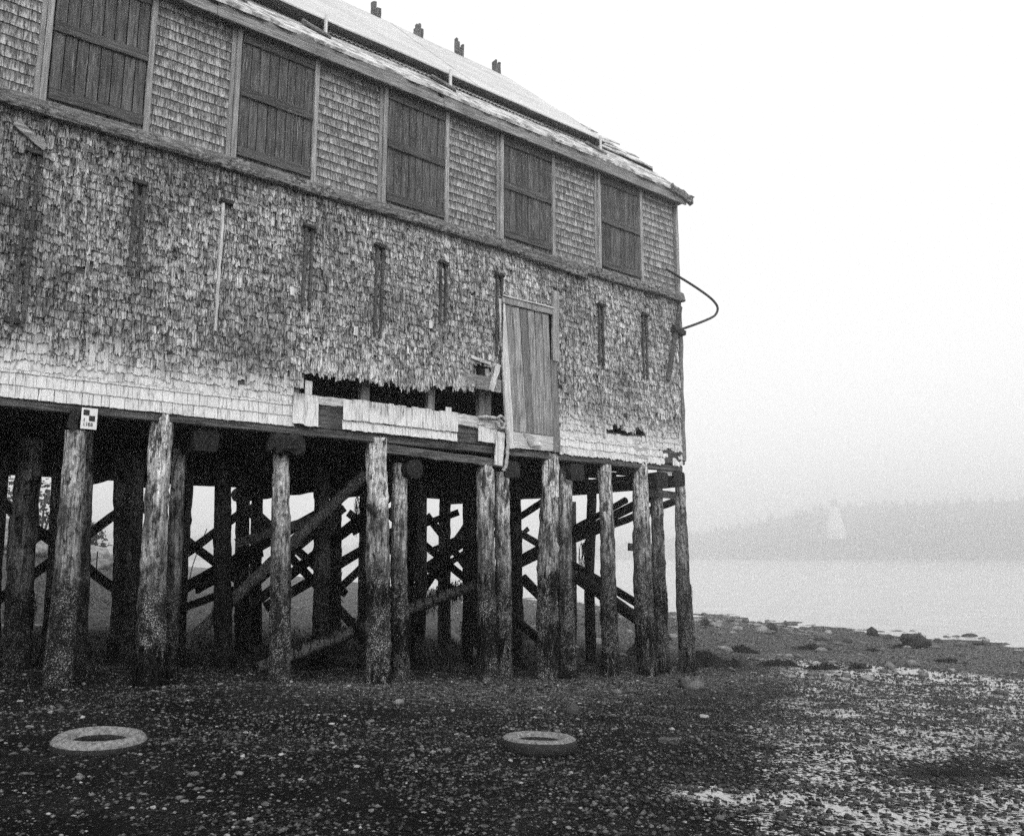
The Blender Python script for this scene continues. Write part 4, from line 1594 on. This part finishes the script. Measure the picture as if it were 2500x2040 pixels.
for k, (px, py, sx, sy_, sz, lb) in enumerate(MOUNDS):
    c = at(px, py)
    a0 = random.uniform(-.3, .3) + math.radians(-39)
    m = empty('weed_mound', c)
    tag(m, lb, 'seaweed')
    nr_, ns_ = 12, 40
    V, fs = [], []
    for i in range(nr_ + 1):
        for q in range(ns_):
            th = 2 * math.pi * q / ns_
            edge = .75 + .6 * (float(fbm(math.cos(th) * 1.6 + k, math.sin(th) * 1.6, 0, 60 + k, 3)) - .3)
            rr = edge * i / nr_
            lx_, ly_ = rr * sx * math.cos(th), rr * sy_ * math.sin(th)
            x_ = c[0] + lx_ * math.cos(a0) - ly_ * math.sin(a0)
            y_ = c[1] + lx_ * math.sin(a0) + ly_ * math.cos(a0)
            hh = (1 - (i / nr_) ** 2) * sz * (.35 + 1.2 * float(fbm(x_ * 5, y_ * 5, 0, 61, 3)))
            V.append((x_, y_, float(ground(x_, y_)) - .01 + hh))
    for i in range(nr_):
        for q in range(ns_):
            fs.append((i * ns_ + q, i * ns_ + (q + 1) % ns_, (i + 1) * ns_ + (q + 1) % ns_, (i + 1) * ns_ + q))
    heap = MB().add(V, fs, .2).build('heap', 'weed', m, True)
    mb = MB()
    for _ in range(int(150 * sx)):
        v = V[random.randrange(len(V))]
        strands(mb, (v[0], v[1], v[2] + .012), 4, .06 + .08 * sz, .03, .3, .009)
    setting(mb.build('frond_tangle', 'weed', m), 'stuff')
plk = MB().beam(np.array(at(1612, 1812)) + (0, 0, .02), np.array(at(1655, 1818)) + (0, 0, .03), .10, .05, .3, 4, .006).build('driftwood_block', 'sill')
tag(plk, 'short dark driftwood block on the wet flats seaward of the small tyre', 'driftwood')

# ------------------------------------------------------------------ pebbles, shells and mussel clumps
def scatter(name, mat, n, region, size, tones, dens, flat=.6, src=I1, seed=1, keep=0):
    """n stones thrown over a rectangle and thinned by dens(x, y); returns placed centres"""
    r = np.random.default_rng(seed)
    x = r.uniform(region[0], region[1], n)
    y = r.uniform(region[2], region[3], n)
    p = dens(x, y)
    m = r.random(n) < p
    x, y = x[m], y[m]
    # keep only what the frame or its near surroundings can show
    d = x * fh[0] + y * fh[1]
    s = x * RT[0] + y * RT[1]
    m = (d > 1.5) & (np.abs(s) < d * .85 + 1.0)
    x, y = x[m], y[m]
    n = len(x)
    sz = r.uniform(0, 1, n) ** 2.2 * (size[1] - size[0]) + size[0]
    v, f = src
    nv = len(v)
    jit = 1 + r.uniform(-.28, .28, (n, nv))
    sca = np.stack([sz * r.uniform(.8, 1.5, n), sz * r.uniform(.7, 1.1, n), sz * flat * r.uniform(.5, 1.1, n)], 1)
    a = r.uniform(0, 6.28, n)
    q = v[None] * jit[..., None] * sca[:, None, :]
    X = q[..., 0] * np.cos(a)[:, None] - q[..., 1] * np.sin(a)[:, None] + x[:, None]
    Yq = q[..., 0] * np.sin(a)[:, None] + q[..., 1] * np.cos(a)[:, None] + y[:, None]
    Z = q[..., 2] + (ground(x, y) + sca[:, 2] * .35)[:, None]
    V = np.stack([X, Yq, Z], -1)
    tone = r.uniform(0, 1, n) ** tones[2] * (tones[1] - tones[0]) + tones[0]
    big_ = np.argsort(-(sz / (x * fh[0] + y * fh[1])))[:keep]
    sel = np.ones(n, bool)
    sel[big_] = False
    for b_ in big_:
        o = obj('beach_stone', V[b_] - np.array([x[b_], y[b_], 0]), f, mat, None, np.full(nv, tone[b_]), smooth=True)
        o.location = (x[b_], y[b_], 0)
        tag(o, 'small pale stone scattered on the dark tidal mud', 'stone', 'pale stones scattered on the mud')
    V = V[sel].reshape(-1, 3)
    k = sel.sum()
    Fc = (f[None] + (np.arange(k) * nv)[:, None, None]).reshape(-1, 3)
    o = obj(name, V, Fc, mat, None, np.repeat(tone[sel], nv), smooth=True)
    return o


wetf = lambda x, y: np.clip(wetness(x, y) * 1.4, 0, 1)
clump = lambda x, y, s: sstep(.42, .62, fbm(x * 1.1, y * 1.1, 0, s, 3))
o = scatter('pebbles', 'pebble', 160000, (0, 20, 1.5, 24), (.004, .015), (.12, .8, 1.6),
            lambda x, y: (1 - wetf(x, y) * .9) * (.06 + .20 * clump(x, y, 21) + .75 * shelliness(x, y) * clump(x, y, 22)), seed=2)
tag(o, 'scattered pale pebbles and shell bits over the dark mud', 'pebbles', kind='stuff')
o = scatter('larger_pebbles', 'pebble', 5200, (0, 16, 2, 11), (.009, .028), (.15, .85, 1.4),
            lambda x, y: (1 - wetf(x, y) * .9) * (.14 + .3 * clump(x, y, 23) + .5 * shelliness(x, y)), .7, I2, 5, keep=150)
tag(o, 'finger-sized pale stones between the pilings and tyres', 'pebbles', kind='stuff')
o = scatter('gravel', 'gravel', 210000, (0, 17, 1.5, 13), (.006, .022), (0, 1, 1.8),
            lambda x, y: (.30 + .45 * clump(x * .7, y * .7, 27)) * (1 - .85 * wetf(x, y)), .7, I0, seed=7)
tag(o, 'fine dark gravel and grit covering the beach', 'gravel', kind='stuff')
o = scatter('mussel_clumps', 'mussel', 120000, (3, 21, .8, 11), (.007, .027), (0, 1, 2.0),
            lambda x, y: np.clip(wetf(x, y) * (.16 + .62 * clump(x * 1.7, y * 1.7, 31)), 0, 1), .8, I1, 9)
tag(o, 'dark mussel and weed clumps strewn over the shining wet flats', 'mussels', kind='stuff')
o = scatter('waterline_cobbles', 'rock', 5000, (13, 31, 6, 36), (.03, .16), (.2, 1, 1.0),
            lambda x, y: np.exp(-((x - .22 * np.clip(y - 13, 0, 200) - 25.3) / 1.6) ** 2) * sstep(12, 20, y) + .10, .6, I2, 12)
tag(o, 'cobbles strewn along the spit at the waterline', 'cobbles', kind='stuff')

# ------------------------------------------------------------------ the bank beyond the shed: boulders and bushes
k = 0
for (px, py, s, tn) in ((25, 1262, .6, .9), (60, 1285, .5, .8), (30, 1300, .45, .9), (215, 1285, .55, .9), (240, 1300, .6, 1), (262, 1290, .5, .8), (225, 1320, .45, .7),
                        (125, 1290, .5, .8), (130, 1320, .5, .7), (250, 1328, .4, .8), (45, 1340, .4, .9), (100, 1330, .45, .8), (205, 1268, .4, .7), (15, 1325, .5, .8)):
    p = ray(px, py)
    y_ = 33 + (1330 - py) * .05
    p = p * (y_ / p[1])
    p[2] = max(p[2] - s * .35, ground(p[0], p[1]) - .1)
    p[2] = ground(p[0], p[1])
    rock(p, s, s * .85, s * .7, 'rock', 70 + k, 'bank_boulder', 'grey boulder in the rough bank glimpsed behind the shed', 'boulder', tn, .7, None, 0, 'boulders in the bank behind the shed')
    k += 1


def bush(c, h, r, label):
    t = empty('bush', c)
    tag(t, label, 'bush')
    mb = MB()
    for _ in range(5):
        a = random.uniform(0, 6.28)
        e = np.array(c) + np.array([math.cos(a) * r * .5, math.sin(a) * r * .5, h * random.uniform(.5, .85)])
        mb.log([np.array(c) - (0, 0, .2), (np.array(c) + e) / 2 + (0, 0, .1), e], [.06, .04, .015], 7, .05, .5, 3, 0, .25)
    mb.build('trunk', 'bark', t)
    lf = MB()
    for _ in range(420):
        d = rng.normal(size=3)
        d /= np.linalg.norm(d)
        rr = random.random() ** .4
        p = np.array(c) + np.array([0, 0, h * .55]) + d * np.array([r, r, h * .48]) * rr * (1 + .35 * math.sin(d[0] * 5 + d[2] * 4))
        s = random.uniform(.06, .16)
        u = rng.normal(size=3)
        u /= np.linalg.norm(u)
        w = np.cross(u, d)
        lf.add([p - u * s, p + w * s * .6, p + u * s, p - w * s * .6], [(0, 1, 2, 3)], random.random())
    lf.build('crown', 'leaf', t)


for px, py, Yb, h, r, lb in ((108, 1225, 38, 2.6, 1.2, 'thin dark bush on the bank seen between the landward pilings'), (20, 1225, 38, 2.2, 1.3, 'low bush on the bank at the landward end'),
                             (222, 1255, 39, 1.6, .8, 'small bush topping the boulder bank beyond the shed')):
    p = W(px, py, Yb)
    bush((p[0], Yb, ground(p[0], Yb)), h, r, lb)

# ------------------------------------------------------------------ fog
hz = MB().box(-920, 920, -920, 920, -10.2, 66.0)
ho = hz.build('haze', 'hill')
ho['kind'] = 'stuff'
hm = bpy.data.materials.new('fog')
hm.use_nodes = True
hm.node_tree.nodes.clear()
hout = hm.node_tree.nodes.new('ShaderNodeOutputMaterial')
pv = hm.node_tree.nodes.new('ShaderNodeVolumePrincipled')
pv.inputs['Color'].default_value = (1, 1, 1, 1)
pv.inputs['Density'].default_value = .0037
pv.inputs['Anisotropy'].default_value = .91
hm.node_tree.links.new(pv.outputs[0], hout.inputs['Volume'])
ho.data.materials.clear()
ho.data.materials.append(hm)
tag(ho, 'pale fog lying over the water and far shore', 'fog', kind='stuff')
